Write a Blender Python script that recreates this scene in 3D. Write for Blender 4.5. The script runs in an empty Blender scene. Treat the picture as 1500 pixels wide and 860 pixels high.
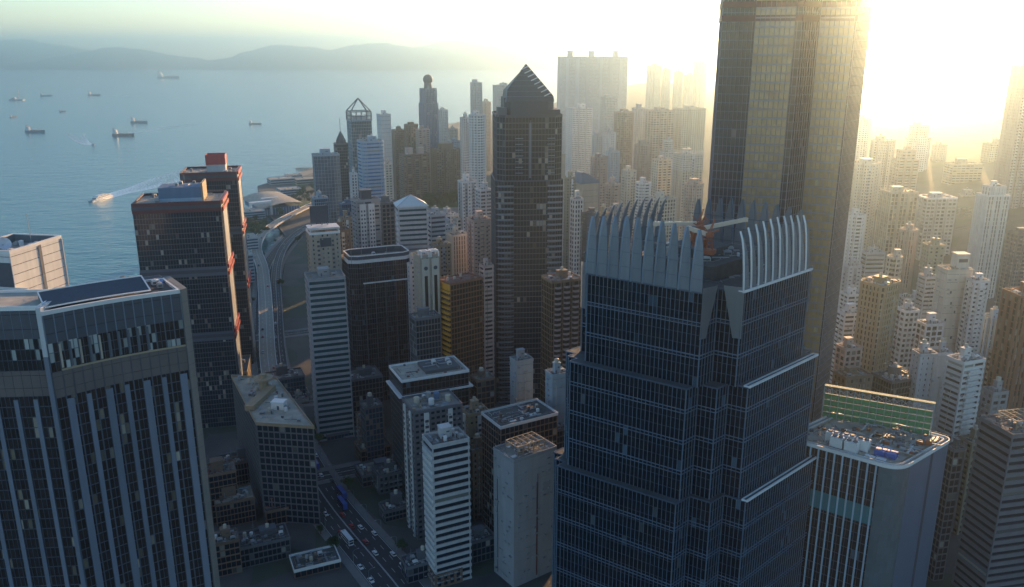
import bpy, math, random
from mathutils import Vector, Matrix
R = math.radians
S = bpy.context.scene
COL = S.collection
rnd = random.Random(11)

# ------------------------------------------------------------------ camera
PITCH = R(16.3); F = 1230.0; CAMH = 250.0
CP, SP = math.cos(PITCH), math.sin(PITCH)
cam = bpy.data.cameras.new('camera'); co = bpy.data.objects.new('camera', cam); COL.objects.link(co)
co.location = (0, 0, CAMH); co.rotation_euler = (R(90) - PITCH, 0, 0)
cam.sensor_width = 36; cam.lens = F / 1500 * 36; cam.clip_start = 1; cam.clip_end = 60000
S.camera = co

def ray(px, py):
    X = (px - 750) / F; U = (430 - py) / F
    return X, CP + U * SP, -SP + U * CP
def P(px, py, Y):                       # the point seen at a pixel, Y metres ahead
    d = ray(px, py); t = Y / d[1]; return (d[0] * t, Y, CAMH + d[2] * t)
def G(px, py, z=0.0):                   # the point seen at a pixel, at height z
    d = ray(px, py); t = (z - CAMH) / d[2]; return (d[0] * t, d[1] * t, z)
def proj(x, y, z):
    z -= CAMH; f = y * CP - z * SP; u = y * SP + z * CP
    return 750 + F * x / f, 430 - F * u / f

# ------------------------------------------------------------------ materials
MATS = {}
def newmat(name):
    m = bpy.data.materials.new(name); m.use_nodes = True
    nt = m.node_tree; nt.nodes.clear()
    o = nt.nodes.new('ShaderNodeOutputMaterial'); b = nt.nodes.new('ShaderNodeBsdfPrincipled')
    nt.links.new(b.outputs[0], o.inputs[0])
    return m, nt, b
def N(nt, t, **kw):
    n = nt.nodes.new(t)
    for k, v in kw.items():
        setattr(n, k, v)
    return n
def math_node(nt, op, a, b=None):
    n = N(nt, 'ShaderNodeMath', operation=op)
    for i, v in enumerate((a, b)):
        if v is None: continue
        if isinstance(v, (int, float)): n.inputs[i].default_value = v
        else: nt.links.new(v, n.inputs[i])
    return n.outputs[0]
def mix(nt, fac, a, b):
    n = N(nt, 'ShaderNodeMix', data_type='RGBA')
    for i, v in ((0, fac), (6, a), (7, b)):
        if isinstance(v, (int, float)): n.inputs[i].default_value = v
        elif isinstance(v, tuple): n.inputs[i].default_value = (*v, 1) if len(v) == 3 else v
        else: nt.links.new(v, n.inputs[i])
    return n.outputs[2]
def mscale(c, k): return tuple(min(1, max(0, x * k)) for x in c)

def wall_mat(key, c, rough=.7, metal=0.0, joints=0.0, var=.22):
    """painted render, stone or metal cladding: streaks of rain dirt and blotches"""
    m, nt, b = newmat(key)
    tc = N(nt, 'ShaderNodeTexCoord'); mp = N(nt, 'ShaderNodeMapping')
    mp.inputs['Scale'].default_value = (.35, .35, .03); nt.links.new(tc.outputs['Object'], mp.inputs[0])
    n1 = N(nt, 'ShaderNodeTexNoise'); n1.inputs['Scale'].default_value = 1.3; n1.inputs['Detail'].default_value = 5
    nt.links.new(mp.outputs[0], n1.inputs[0])
    n2 = N(nt, 'ShaderNodeTexNoise'); n2.inputs['Scale'].default_value = .08; n2.inputs['Detail'].default_value = 3
    nt.links.new(tc.outputs['Object'], n2.inputs[0])
    col = mix(nt, n1.outputs[0], mscale(c, 1 - var), mscale(c, 1 + var))
    r = N(nt, 'ShaderNodeMapRange'); r.inputs[1].default_value = .35; r.inputs[2].default_value = .7
    nt.links.new(n2.outputs[0], r.inputs[0])
    col = mix(nt, r.outputs[0], mix(nt, .75, mscale(c, .72), col), col)
    oi = N(nt, 'ShaderNodeObjectInfo')
    v = math_node(nt, 'ADD', math_node(nt, 'MULTIPLY', oi.outputs['Random'], .24), .88)
    hs = N(nt, 'ShaderNodeHueSaturation'); nt.links.new(v, hs.inputs['Value']); nt.links.new(col, hs.inputs['Color'])
    nt.links.new(hs.outputs[0], b.inputs['Base Color'])
    b.inputs['Roughness'].default_value = rough; b.inputs['Metallic'].default_value = metal
    MATS[key] = m; return m

def glass_mat(key, c, cur=.15, curcol=(.30, .30, .28), rough=.12, tilt=.035, spec=.5, ior=1.52, spread=.28, wave=1.6, wscale=.22, glint=0.0, glintcol=(.42, .42, .38)):
    """curtain wall glass: each pane (UV cell) has its own tint, blind and slight tilt"""
    m, nt, b = newmat(key)
    uv = N(nt, 'ShaderNodeUVMap')
    fl = N(nt, 'ShaderNodeVectorMath', operation='FLOOR'); nt.links.new(uv.outputs[0], fl.inputs[0])
    oi = N(nt, 'ShaderNodeObjectInfo')
    wn = N(nt, 'ShaderNodeTexWhiteNoise', noise_dimensions='4D')
    nt.links.new(fl.outputs[0], wn.inputs['Vector']); nt.links.new(oi.outputs['Random'], wn.inputs['W'])
    base = mix(nt, wn.outputs[0], mscale(c, 1 - spread), mscale(c, 1 + spread))
    sep = N(nt, 'ShaderNodeSeparateColor'); nt.links.new(wn.outputs[1], sep.inputs[0])
    iscur = math_node(nt, 'LESS_THAN', sep.outputs[1], cur)
    cc = mix(nt, sep.outputs[2], mscale(curcol, .45), curcol)
    colr = mix(nt, iscur, base, cc)
    if glint:                                   # bright reflections painted into the colour of clustered panes
        pn = N(nt, 'ShaderNodeTexNoise'); pn.inputs['Scale'].default_value = .16; pn.inputs['Detail'].default_value = 3; nt.links.new(fl.outputs[0], pn.inputs[0])
        msk = N(nt, 'ShaderNodeMapRange'); msk.inputs[1].default_value = .50; msk.inputs[2].default_value = .72; nt.links.new(pn.outputs[0], msk.inputs[0])
        lit = math_node(nt, 'LESS_THAN', sep.outputs[0], math_node(nt, 'MULTIPLY', msk.outputs[0], glint))
        colr = mix(nt, lit, colr, mix(nt, sep.outputs[2], mscale(glintcol, .2), glintcol))
    nt.links.new(colr, b.inputs['Base Color'])
    geo = N(nt, 'ShaderNodeNewGeometry')
    sub = N(nt, 'ShaderNodeVectorMath', operation='SUBTRACT'); nt.links.new(wn.outputs[1], sub.inputs[0]); sub.inputs[1].default_value = (.5, .5, .5)
    sc = N(nt, 'ShaderNodeVectorMath', operation='SCALE'); nt.links.new(sub.outputs[0], sc.inputs[0]); sc.inputs['Scale'].default_value = tilt
    tc = N(nt, 'ShaderNodeTexCoord')
    nz = N(nt, 'ShaderNodeTexNoise'); nz.inputs['Scale'].default_value = wscale; nz.inputs['Detail'].default_value = 2
    nt.links.new(tc.outputs['Object'], nz.inputs[0])
    s2 = N(nt, 'ShaderNodeVectorMath', operation='SUBTRACT'); nt.links.new(nz.outputs[1], s2.inputs[0]); s2.inputs[1].default_value = (.5, .5, .5)
    sc2 = N(nt, 'ShaderNodeVectorMath', operation='SCALE'); nt.links.new(s2.outputs[0], sc2.inputs[0]); sc2.inputs['Scale'].default_value = tilt * wave
    ad = N(nt, 'ShaderNodeVectorMath', operation='ADD'); nt.links.new(geo.outputs['Normal'], ad.inputs[0]); nt.links.new(sc.outputs[0], ad.inputs[1])
    ad2 = N(nt, 'ShaderNodeVectorMath', operation='ADD'); nt.links.new(ad.outputs[0], ad2.inputs[0]); nt.links.new(sc2.outputs[0], ad2.inputs[1])
    nm = N(nt, 'ShaderNodeVectorMath', operation='NORMALIZE'); nt.links.new(ad2.outputs[0], nm.inputs[0])
    nt.links.new(nm.outputs[0], b.inputs['Normal'])
    b.inputs['Roughness'].default_value = rough; b.inputs['IOR'].default_value = ior
    b.inputs['Specular IOR Level'].default_value = spec
    MATS[key] = m; return m

def plain_mat(key, c, rough=.6, metal=0.0, spec=.5, ns=1.2, var=.2):
    m, nt, b = newmat(key)
    tc = N(nt, 'ShaderNodeTexCoord'); n1 = N(nt, 'ShaderNodeTexNoise'); n1.inputs['Scale'].default_value = ns; n1.inputs['Detail'].default_value = 6
    nt.links.new(tc.outputs['Object'], n1.inputs[0])
    nt.links.new(mix(nt, n1.outputs[0], mscale(c, 1 - var), mscale(c, 1 + var)), b.inputs['Base Color'])
    b.inputs['Roughness'].default_value = rough; b.inputs['Metallic'].default_value = metal
    b.inputs['Specular IOR Level'].default_value = spec
    MATS[key] = m; return m

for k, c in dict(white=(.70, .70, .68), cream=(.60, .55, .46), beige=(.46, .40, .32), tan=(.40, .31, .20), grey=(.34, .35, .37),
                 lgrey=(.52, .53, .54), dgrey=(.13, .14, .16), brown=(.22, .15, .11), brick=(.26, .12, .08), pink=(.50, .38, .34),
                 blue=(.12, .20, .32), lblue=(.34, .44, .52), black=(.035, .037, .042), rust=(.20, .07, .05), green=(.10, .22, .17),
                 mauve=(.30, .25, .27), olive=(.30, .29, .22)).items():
    wall_mat(k, c)
wall_mat('spandrel', (.085, .095, .12), rough=.4); wall_mat('mauvedark', (.15, .125, .12), rough=.6)
wall_mat('hotelstrip', (.19, .22, .285), rough=.45, metal=.1); wall_mat('maroon', (.11, .016, .022), rough=.5)
wall_mat('orange', (.90, .40, .05), rough=.5)
wall_mat('redpaint', (.42, .045, .05), rough=.45)
wall_mat('pierstone', (.20, .20, .19), var=.18)
wall_mat('endwall', (.14, .19, .27), rough=.3, metal=.2, var=.12)
wall_mat('mullion', (.20, .27, .36), rough=.35, metal=.35, var=.15)
wall_mat('mullion_dark', (.10, .13, .18), rough=.4, metal=.3, var=.15)
wall_mat('finmetal', (.20, .215, .235), rough=.55, metal=.1, var=.3)
wall_mat('finrim', (.72, .74, .76), rough=.35, metal=.2, var=.1)
wall_mat('coping', (.82, .82, .80), rough=.5, var=.08)
wall_mat('alu', (.45, .49, .54), rough=.38, metal=.55, var=.18)
glass_mat('gdark', (.011, .020, .036), cur=.012, curcol=(.15, .16, .17), tilt=.025, wave=3, spec=.22, glint=.35)
glass_mat('gink', (.008, .012, .020), cur=.004, curcol=(.14, .16, .17), tilt=.02, wave=3, glint=.10, glintcol=(.10, .15, .20))
glass_mat('gblue', (.02, .05, .10), cur=.10)
glass_mat('gsky', (.04, .15, .36), cur=.08, rough=.08)
glass_mat('gteal', (.02, .07, .085), cur=.10)
glass_mat('gstar', (.075, .060, .058), cur=.02, curcol=(.25, .2, .18), tilt=.02, wave=3, spread=.15)
glass_mat('gbronze', (.040, .026, .019), cur=.02, curcol=(.2, .16, .12), tilt=.03, wave=3)
glass_mat('gold_reflection', (.44, .29, .15), cur=.02, curcol=(.6, .48, .28), rough=.12, tilt=.03, wave=9, wscale=.18, spread=.12, spec=1.0)  # reflection of the sunlit city painted into the base colour
glass_mat('gres', (.025, .030, .036), cur=.30, curcol=(.36, .34, .30))
glass_mat('gwave', (.10, .14, .16), cur=.0, rough=.05, tilt=.07, spec=1.0, spread=.08, wave=6, wscale=.3)
glass_mat('glounge', (.03, .028, .028), cur=.22, curcol=(.55, .60, .58), tilt=.02)  # bright panes paint in the lit view through the lounge
glass_mat('gslab', (.09, .115, .15), cur=.0)
glass_mat('ghotel', (.032, .025, .023), cur=.02, glint=.30, glintcol=(.46, .42, .34), tilt=.04, wave=3, curcol=(.26, .22, .16), rough=.1)  # bright panes here are reflections painted into the colour
plain_mat('roof', (.26, .24, .21), .9, ns=.22, var=.6)
plain_mat('roofpale', (.44, .40, .33), .9, ns=.22, var=.55)
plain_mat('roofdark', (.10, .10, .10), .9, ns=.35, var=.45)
plain_mat('roofred', (.24, .12, .10), .9, ns=.35, var=.4)
plain_mat('plant', (.36, .37, .38), .6, .1, ns=1.5)
plain_mat('plantwhite', (.72, .72, .70), .6, ns=1.5, var=.12)
plain_mat('plantdark', (.10, .11, .12), .6, ns=1.5)
plain_mat('tank', (.55, .50, .40), .6, ns=1)
plain_mat('tarp', (.02, .10, .38), .5, ns=2)
plain_mat('steel', (.30, .33, .36), .45, .6)
plain_mat('redsteel', (.45, .12, .05), .5)
plain_mat('cranecream', (.85, .64, .46), .5, var=.08)
plain_mat('asphalt', (.055, .056, .060), .85, ns=.4, var=.25)
plain_mat('deck', (.30, .27, .23), .85, ns=.3, var=.2)
plain_mat('paving', (.22, .21, .20), .85, ns=.25, var=.3)
plain_mat('paint', (.75, .75, .72), .6, ns=1, var=.1)
plain_mat('grass', (.07, .13, .04), .9, ns=.2, var=.5)
plain_mat('bark', (.10, .07, .05), .9)
plain_mat('rock', (.16, .15, .14), .9, ns=.8, var=.4)
plain_mat('rubber', (.02, .02, .02), .8)
plain_mat('dish', (.62, .66, .72), .4)
plain_mat('slate', (.055, .065, .09), .6, ns=.5)
plain_mat('hulldark', (.14, .16, .20), .5)
plain_mat('hullred', (.28, .07, .05), .5)
plain_mat('hullwhite', (.80, .80, .78), .4, var=.05)
plain_mat('hatch', (.30, .20, .15), .7)
plain_mat('carglass', (.02, .025, .03), .1)
for k, c in dict(car_white=(.75, .75, .74), car_silver=(.45, .46, .47), car_black=(.02, .02, .022), car_red=(.42, .03, .03), bus_blue=(.06, .12, .42), bus_white=(.70, .72, .75)).items():
    plain_mat(k, c, .3, var=.04)

def leaf_mat():
    m, nt, b = newmat('leaf')
    geo = N(nt, 'ShaderNodeNewGeometry'); oi = N(nt, 'ShaderNodeObjectInfo')
    n = N(nt, 'ShaderNodeTexWhiteNoise', noise_dimensions='1D')
    nt.links.new(geo.outputs['Random Per Island'], n.inputs['W'])
    c = mix(nt, n.outputs[0], (.030, .070, .020), (.085, .13, .035))
    hs = N(nt, 'ShaderNodeHueSaturation'); nt.links.new(math_node(nt, 'ADD', math_node(nt, 'MULTIPLY', oi.outputs['Random'], .6), .7), hs.inputs['Value'])
    nt.links.new(c, hs.inputs['Color']); nt.links.new(hs.outputs[0], b.inputs['Base Color'])
    b.inputs['Roughness'].default_value = .7; MATS['leaf'] = m
leaf_mat()

def hill_mat():
    m, nt, b = newmat('hillside')
    tc = N(nt, 'ShaderNodeTexCoord'); n1 = N(nt, 'ShaderNodeTexNoise'); n1.inputs['Scale'].default_value = .02; n1.inputs['Detail'].default_value = 8
    nt.links.new(tc.outputs['Object'], n1.inputs[0])
    r = N(nt, 'ShaderNodeMapRange'); r.inputs[1].default_value = .4; r.inputs[2].default_value = .65; nt.links.new(n1.outputs[0], r.inputs[0])
    nt.links.new(mix(nt, r.outputs[0], (.035, .06, .028), (.09, .10, .05)), b.inputs['Base Color'])
    b.inputs['Roughness'].default_value = .95; MATS['hillside'] = m
hill_mat()

def water_mat():
    m, nt, b = newmat('sea')
    tc = N(nt, 'ShaderNodeTexCoord')
    b.inputs['Base Color'].default_value = (.012, .060, .085, 1)
    b.inputs['Roughness'].default_value = .16; b.inputs['IOR'].default_value = 1.33
    hs = []
    for scv, rot, w in (((.045, .13, 1), .5, .5), ((.016, .034, 1), .9, 1.2), ((.12, .28, 1), .2, .25)):
        mp = N(nt, 'ShaderNodeMapping'); mp.inputs['Scale'].default_value = scv; mp.inputs['Rotation'].default_value = (0, 0, rot)
        nt.links.new(tc.outputs['Object'], mp.inputs[0])
        n = N(nt, 'ShaderNodeTexNoise'); n.inputs['Scale'].default_value = 1; n.inputs['Detail'].default_value = 3
        nt.links.new(mp.outputs[0], n.inputs[0]); hs.append(math_node(nt, 'MULTIPLY', n.outputs[0], w))
    h = math_node(nt, 'ADD', math_node(nt, 'ADD', hs[0], hs[1]), hs[2])
    bp = N(nt, 'ShaderNodeBump'); bp.inputs['Strength'].default_value = .85; bp.inputs['Distance'].default_value = 2.2
    nt.links.new(h, bp.inputs['Height']); nt.links.new(bp.outputs[0], b.inputs['Normal'])
    # wind lanes and silt: broad patches of paler water
    n = N(nt, 'ShaderNodeTexNoise'); n.inputs['Scale'].default_value = .0022; n.inputs['Detail'].default_value = 5
    nt.links.new(tc.outputs['Object'], n.inputs[0])
    r = N(nt, 'ShaderNodeMapRange'); r.inputs[1].default_value = .35; r.inputs[2].default_value = .7; nt.links.new(n.outputs[0], r.inputs[0])
    nt.links.new(mix(nt, r.outputs[0], (.028, .160, .190), (.050, .210, .235)), b.inputs['Base Color'])
    MATS['sea'] = m
water_mat()

def foam_mat():
    m, nt, b = newmat('foam')
    tc = N(nt, 'ShaderNodeTexCoord'); n1 = N(nt, 'ShaderNodeTexNoise'); n1.inputs['Scale'].default_value = .35; n1.inputs['Detail'].default_value = 5
    nt.links.new(tc.outputs['Object'], n1.inputs[0])
    uv = N(nt, 'ShaderNodeUVMap'); sx = N(nt, 'ShaderNodeSeparateXYZ'); nt.links.new(uv.outputs[0], sx.inputs[0])
    th = math_node(nt, 'ADD', math_node(nt, 'MULTIPLY', sx.outputs[0], .26), .33)      # foam thins out along the wake
    edge = math_node(nt, 'MULTIPLY', math_node(nt, 'ABSOLUTE', math_node(nt, 'SUBTRACT', sx.outputs[1], .5)), .2)
    a = N(nt, 'ShaderNodeMapRange'); a.inputs[2].default_value = .12
    nt.links.new(math_node(nt, 'SUBTRACT', math_node(nt, 'SUBTRACT', n1.outputs[0], th), math_node(nt, 'MULTIPLY', edge, -1)), a.inputs[0])
    nt.links.new(math_node(nt, 'MULTIPLY', a.outputs[0], .85), b.inputs['Alpha'])
    b.inputs['Base Color'].default_value = (.92, .95, .95, 1); b.inputs['Roughness'].default_value = .4; b.inputs['Metallic'].default_value = .9
    MATS['foam'] = m
foam_mat()

def ground_mat():
    m, nt, b = newmat('cityground')
    tc = N(nt, 'ShaderNodeTexCoord')
    n1 = N(nt, 'ShaderNodeTexNoise'); n1.inputs['Scale'].default_value = .05; n1.inputs['Detail'].default_value = 8
    nt.links.new(tc.outputs['Object'], n1.inputs[0])
    v = N(nt, 'ShaderNodeTexVoronoi'); v.inputs['Scale'].default_value = .03; nt.links.new(tc.outputs['Object'], v.inputs[0])
    c = mix(nt, n1.outputs[0], (.05, .05, .052), (.14, .135, .125))
    sp = N(nt, 'ShaderNodeSeparateColor'); nt.links.new(v.outputs[1], sp.inputs[0])
    c = mix(nt, math_node(nt, 'MULTIPLY', math_node(nt, 'LESS_THAN', sp.outputs[0], .3), .6), c, (.045, .075, .035))
    nt.links.new(c, b.inputs['Base Color']); b.inputs['Roughness'].default_value = .9; MATS['cityground'] = m
ground_mat()

# ------------------------------------------------------------------ mesh helpers
class MB:
    def __init__(s): s.v = []; s.f = []; s.m = []; s.uv = []; s.hasuv = False
    def quad(s, a, b, c, d, mat=0, uv=None):
        n = len(s.v); s.v += [a, b, c, d]; s.f.append((n, n + 1, n + 2, n + 3)); s.m.append(mat)
        if uv: s.hasuv = True
        s.uv += list(uv) if uv else [(0, 0)] * 4
    def ngon(s, pts, mat=0):
        n = len(s.v); s.v += list(pts); s.f.append(tuple(range(n, n + len(pts)))); s.m.append(mat); s.uv += [(p[0] * .1, p[1] * .1) for p in pts]
    def box(s, cx, cy, z0, sx, sy, sz, a=0.0, mat=0, bottom=False):
        c, t = math.cos(a), math.sin(a); hx, hy = sx / 2, sy / 2
        p = [(cx + x * c - y * t, cy + x * t + y * c) for x, y in ((-hx, -hy), (hx, -hy), (hx, hy), (-hx, hy))]
        s.prism(p, z0, z0 + sz, mat, bottom=bottom)
    def prism(s, p, z0, z1, mat=0, top=True, bottom=False):
        n = len(p)
        for i in range(n):
            a, b = p[i], p[(i + 1) % n]
            s.quad((*a, z0), (*b, z0), (*b, z1), (*a, z1), mat)
        if top: s.ngon([(*q, z1) for q in p], mat)
        if bottom: s.ngon([(*q, z0) for q in reversed(p)], mat)
    def ring(s, pin, pout, z0, z1, mat=0, inner=False, top=True, bottom=True):
        n = len(pout)
        for i in range(n):
            j = (i + 1) % n
            a, b, c, d = pout[i], pout[j], pin[j], pin[i]
            s.quad((*a, z0), (*b, z0), (*b, z1), (*a, z1), mat)
            if top: s.quad((*a, z1), (*b, z1), (*c, z1), (*d, z1), mat)
            if bottom: s.quad((*b, z0), (*a, z0), (*d, z0), (*c, z0), mat)
            if inner: s.quad((*c, z0), (*d, z0), (*d, z1), (*c, z1), mat)
    def bar(s, a, b, w, mat=0, h=None, n=4):
        a = Vector(a); b = Vector(b); d = b - a
        if d.length < 1e-6: return
        up = Vector((0, 0, 1)) if abs(d.normalized().z) < .95 else Vector((1, 0, 0))
        x = d.cross(up).normalized(); y = x.cross(d).normalized(); h = h or w
        if n == 4:
            o = [x * -w / 2 + y * -h / 2, x * w / 2 + y * -h / 2, x * w / 2 + y * h / 2, x * -w / 2 + y * h / 2]
        else:
            o = [x * (math.cos(k * 2 * math.pi / n) * w / 2) + y * (math.sin(k * 2 * math.pi / n) * w / 2) for k in range(n)]
        m = len(o)
        for i in range(m):
            j = (i + 1) % m
            s.quad(tuple(a + o[j]), tuple(a + o[i]), tuple(b + o[i]), tuple(b + o[j]), mat)
        s.ngon([tuple(a + q) for q in o], mat); s.ngon([tuple(b + q) for q in reversed(o)], mat)
    def cyl(s, cx, cy, z0, r0, h, r1=None, n=10, mat=0, top=True):
        r1 = r0 if r1 is None else r1
        c = [(math.cos(k * 2 * math.pi / n), math.sin(k * 2 * math.pi / n)) for k in range(n)]
        for i in range(n):
            j = (i + 1) % n
            s.quad((cx + c[i][0] * r0, cy + c[i][1] * r0, z0), (cx + c[j][0] * r0, cy + c[j][1] * r0, z0),
                   (cx + c[j][0] * r1, cy + c[j][1] * r1, z0 + h), (cx + c[i][0] * r1, cy + c[i][1] * r1, z0 + h), mat)
        if top and r1 > .01: s.ngon([(cx + q[0] * r1, cy + q[1] * r1, z0 + h) for q in c], mat)
    def lathe(s, prof, cx=0, cy=0, n=16, mat=0):
        for (r0, z0), (r1, z1) in zip(prof, prof[1:]): s.cyl(cx, cy, z0, r0, z1 - z0, r1, n, mat, top=False)
    def build(s, name, mat, parent=None, smooth=False):
        me = bpy.data.meshes.new(name); me.from_pydata(s.v, [], s.f)
        for mm in (mat if isinstance(mat, (list, tuple)) else [mat]): me.materials.append(MATS[mm])
        if any(s.m): me.polygons.foreach_set('material_index', s.m)
        if s.hasuv:
            l = me.uv_layers.new(name='UVMap'); l.data.foreach_set('uv', [c for u in s.uv for c in u])
        if smooth: me.polygons.foreach_set('use_smooth', [True] * len(me.polygons))
        me.update()
        o = bpy.data.objects.new(name, me); COL.objects.link(o)
        if parent: o.parent = parent
        return o

def tag(o, label=None, cat=None, group=None, kind=None):
    if label: o['label'] = label
    if cat: o['category'] = cat
    if group: o['group'] = group
    if kind: o['kind'] = kind
    return o
def empty(name, loc, rz=0.0, label=None, cat=None, group=None):
    o = bpy.data.objects.new(name, None); COL.objects.link(o); o.location = loc; o.rotation_euler = (0, 0, rz)
    o.empty_display_size = 2
    return tag(o, label, cat, group)
def copy_tree(o, parent=None):
    c = o.copy(); COL.objects.link(c)
    if parent: c.parent = parent
    for ch in list(o.children): copy_tree(ch, c)
    return c

def offset(p, d):
    n = len(p); out = []
    for i in range(n):
        a, b, c = p[i - 1], p[i], p[(i + 1) % n]
        e1 = (b[0] - a[0], b[1] - a[1]); e2 = (c[0] - b[0], c[1] - b[1])
        l1 = math.hypot(*e1) or 1; l2 = math.hypot(*e2) or 1
        n1 = (e1[1] / l1, -e1[0] / l1); n2 = (e2[1] / l2, -e2[0] / l2)
        k = 1 + n1[0] * n2[0] + n1[1] * n2[1]; k = max(k, .25)
        out.append((b[0] + d * (n1[0] + n2[0]) / k, b[1] + d * (n1[1] + n2[1]) / k))
    return out

# ------------------------------------------------------------------ footprints (unit box -.5...5, CCW, front = -y)
def foot(shape, w, d):
    if shape == 'rect': q = [(-.5, -.5), (.5, -.5), (.5, .5), (-.5, .5)]
    elif shape == 'cham':
        c = .12; q = [(-.5 + c, -.5), (.5 - c, -.5), (.5, -.5 + c), (.5, .5 - c), (.5 - c, .5), (-.5 + c, .5), (-.5, .5 - c), (-.5, -.5 + c)]
    elif shape == 'oct':
        c = .28; q = [(-.5 + c, -.5), (.5 - c, -.5), (.5, -.5 + c), (.5, .5 - c), (.5 - c, .5), (-.5 + c, .5), (-.5, .5 - c), (-.5, -.5 + c)]
    elif shape == 'cross':
        a, b = .19, .36
        h = [(-a, -.5), (a, -.5), (a, -b), (b, -b), (b, -a), (.5, -a)]
        q = []
        for k in range(4):
            for x, y in h[:-1] if False else h:
                for _ in range(k): x, y = -y, x
                q.append((x, y))
        q2 = []
        for p_ in q:
            if not q2 or math.dist(p_, q2[-1]) > 1e-6: q2.append(p_)
        if math.dist(q2[0], q2[-1]) < 1e-6: q2.pop()
        q = q2
    elif shape == 'slots':               # vertical light wells cut in the front, back and sides
        g, s_ = .07, .035
        def side():
            out = [(-.5, -.5)]
            for c in (-.18, .18): out += [(c - s_, -.5), (c - s_, -.5 + g), (c + s_, -.5 + g), (c + s_, -.5)]
            return out
        q = []
        for k in range(4):
            for x, y in side():
                for _ in range(k): x, y = -y, x
                q.append((x, y))
    elif shape == 'round':
        q = []
        for k, (cx, cy) in enumerate(((.3, -.3), (.3, .3), (-.3, .3), (-.3, -.3))):
            for j in range(6):
                a = -math.pi / 2 + k * math.pi / 2 + j * math.pi / 10
                q.append((cx + .2 * math.cos(a), cy + .2 * math.sin(a)))
    elif shape == 'cyl':
        q = [(.5 * math.cos(k * math.pi / 12), .5 * math.sin(k * math.pi / 12)) for k in range(24)]
    elif shape == 'saw':                  # rows of bay windows
        q = [(-.5, -.46)]
        for c in (-.3, 0, .3): q += [(c - .12, -.46), (c - .08, -.5), (c + .08, -.5), (c + .12, -.46)]
        q += [(.5, -.46), (.5, .5), (-.5, .5)]
    elif shape == 'bow':                  # curved front
        q = [(-.5 + i / 8, -.5 + .12 * (2 * i / 8 - 1) ** 2) for i in range(9)] + [(.5, .5), (-.5, .5)]
    else: raise KeyError(shape)
    return [(x * w, y * d) for x, y in q]

# floor height, band height, bay, pier width, wall, glass, band proud, pier proud
def ST(fh=3.3, bh=1.2, bay=3.0, pw=.6, wall='grey', glass='gdark', bp=.28, pp=.34, pier=None, core=None):
    return dict(fh=fh, bh=bh, bay=bay, pw=pw, wall=wall, glass=glass, bp=bp, pp=pp, pier=pier, core=core)

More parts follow.
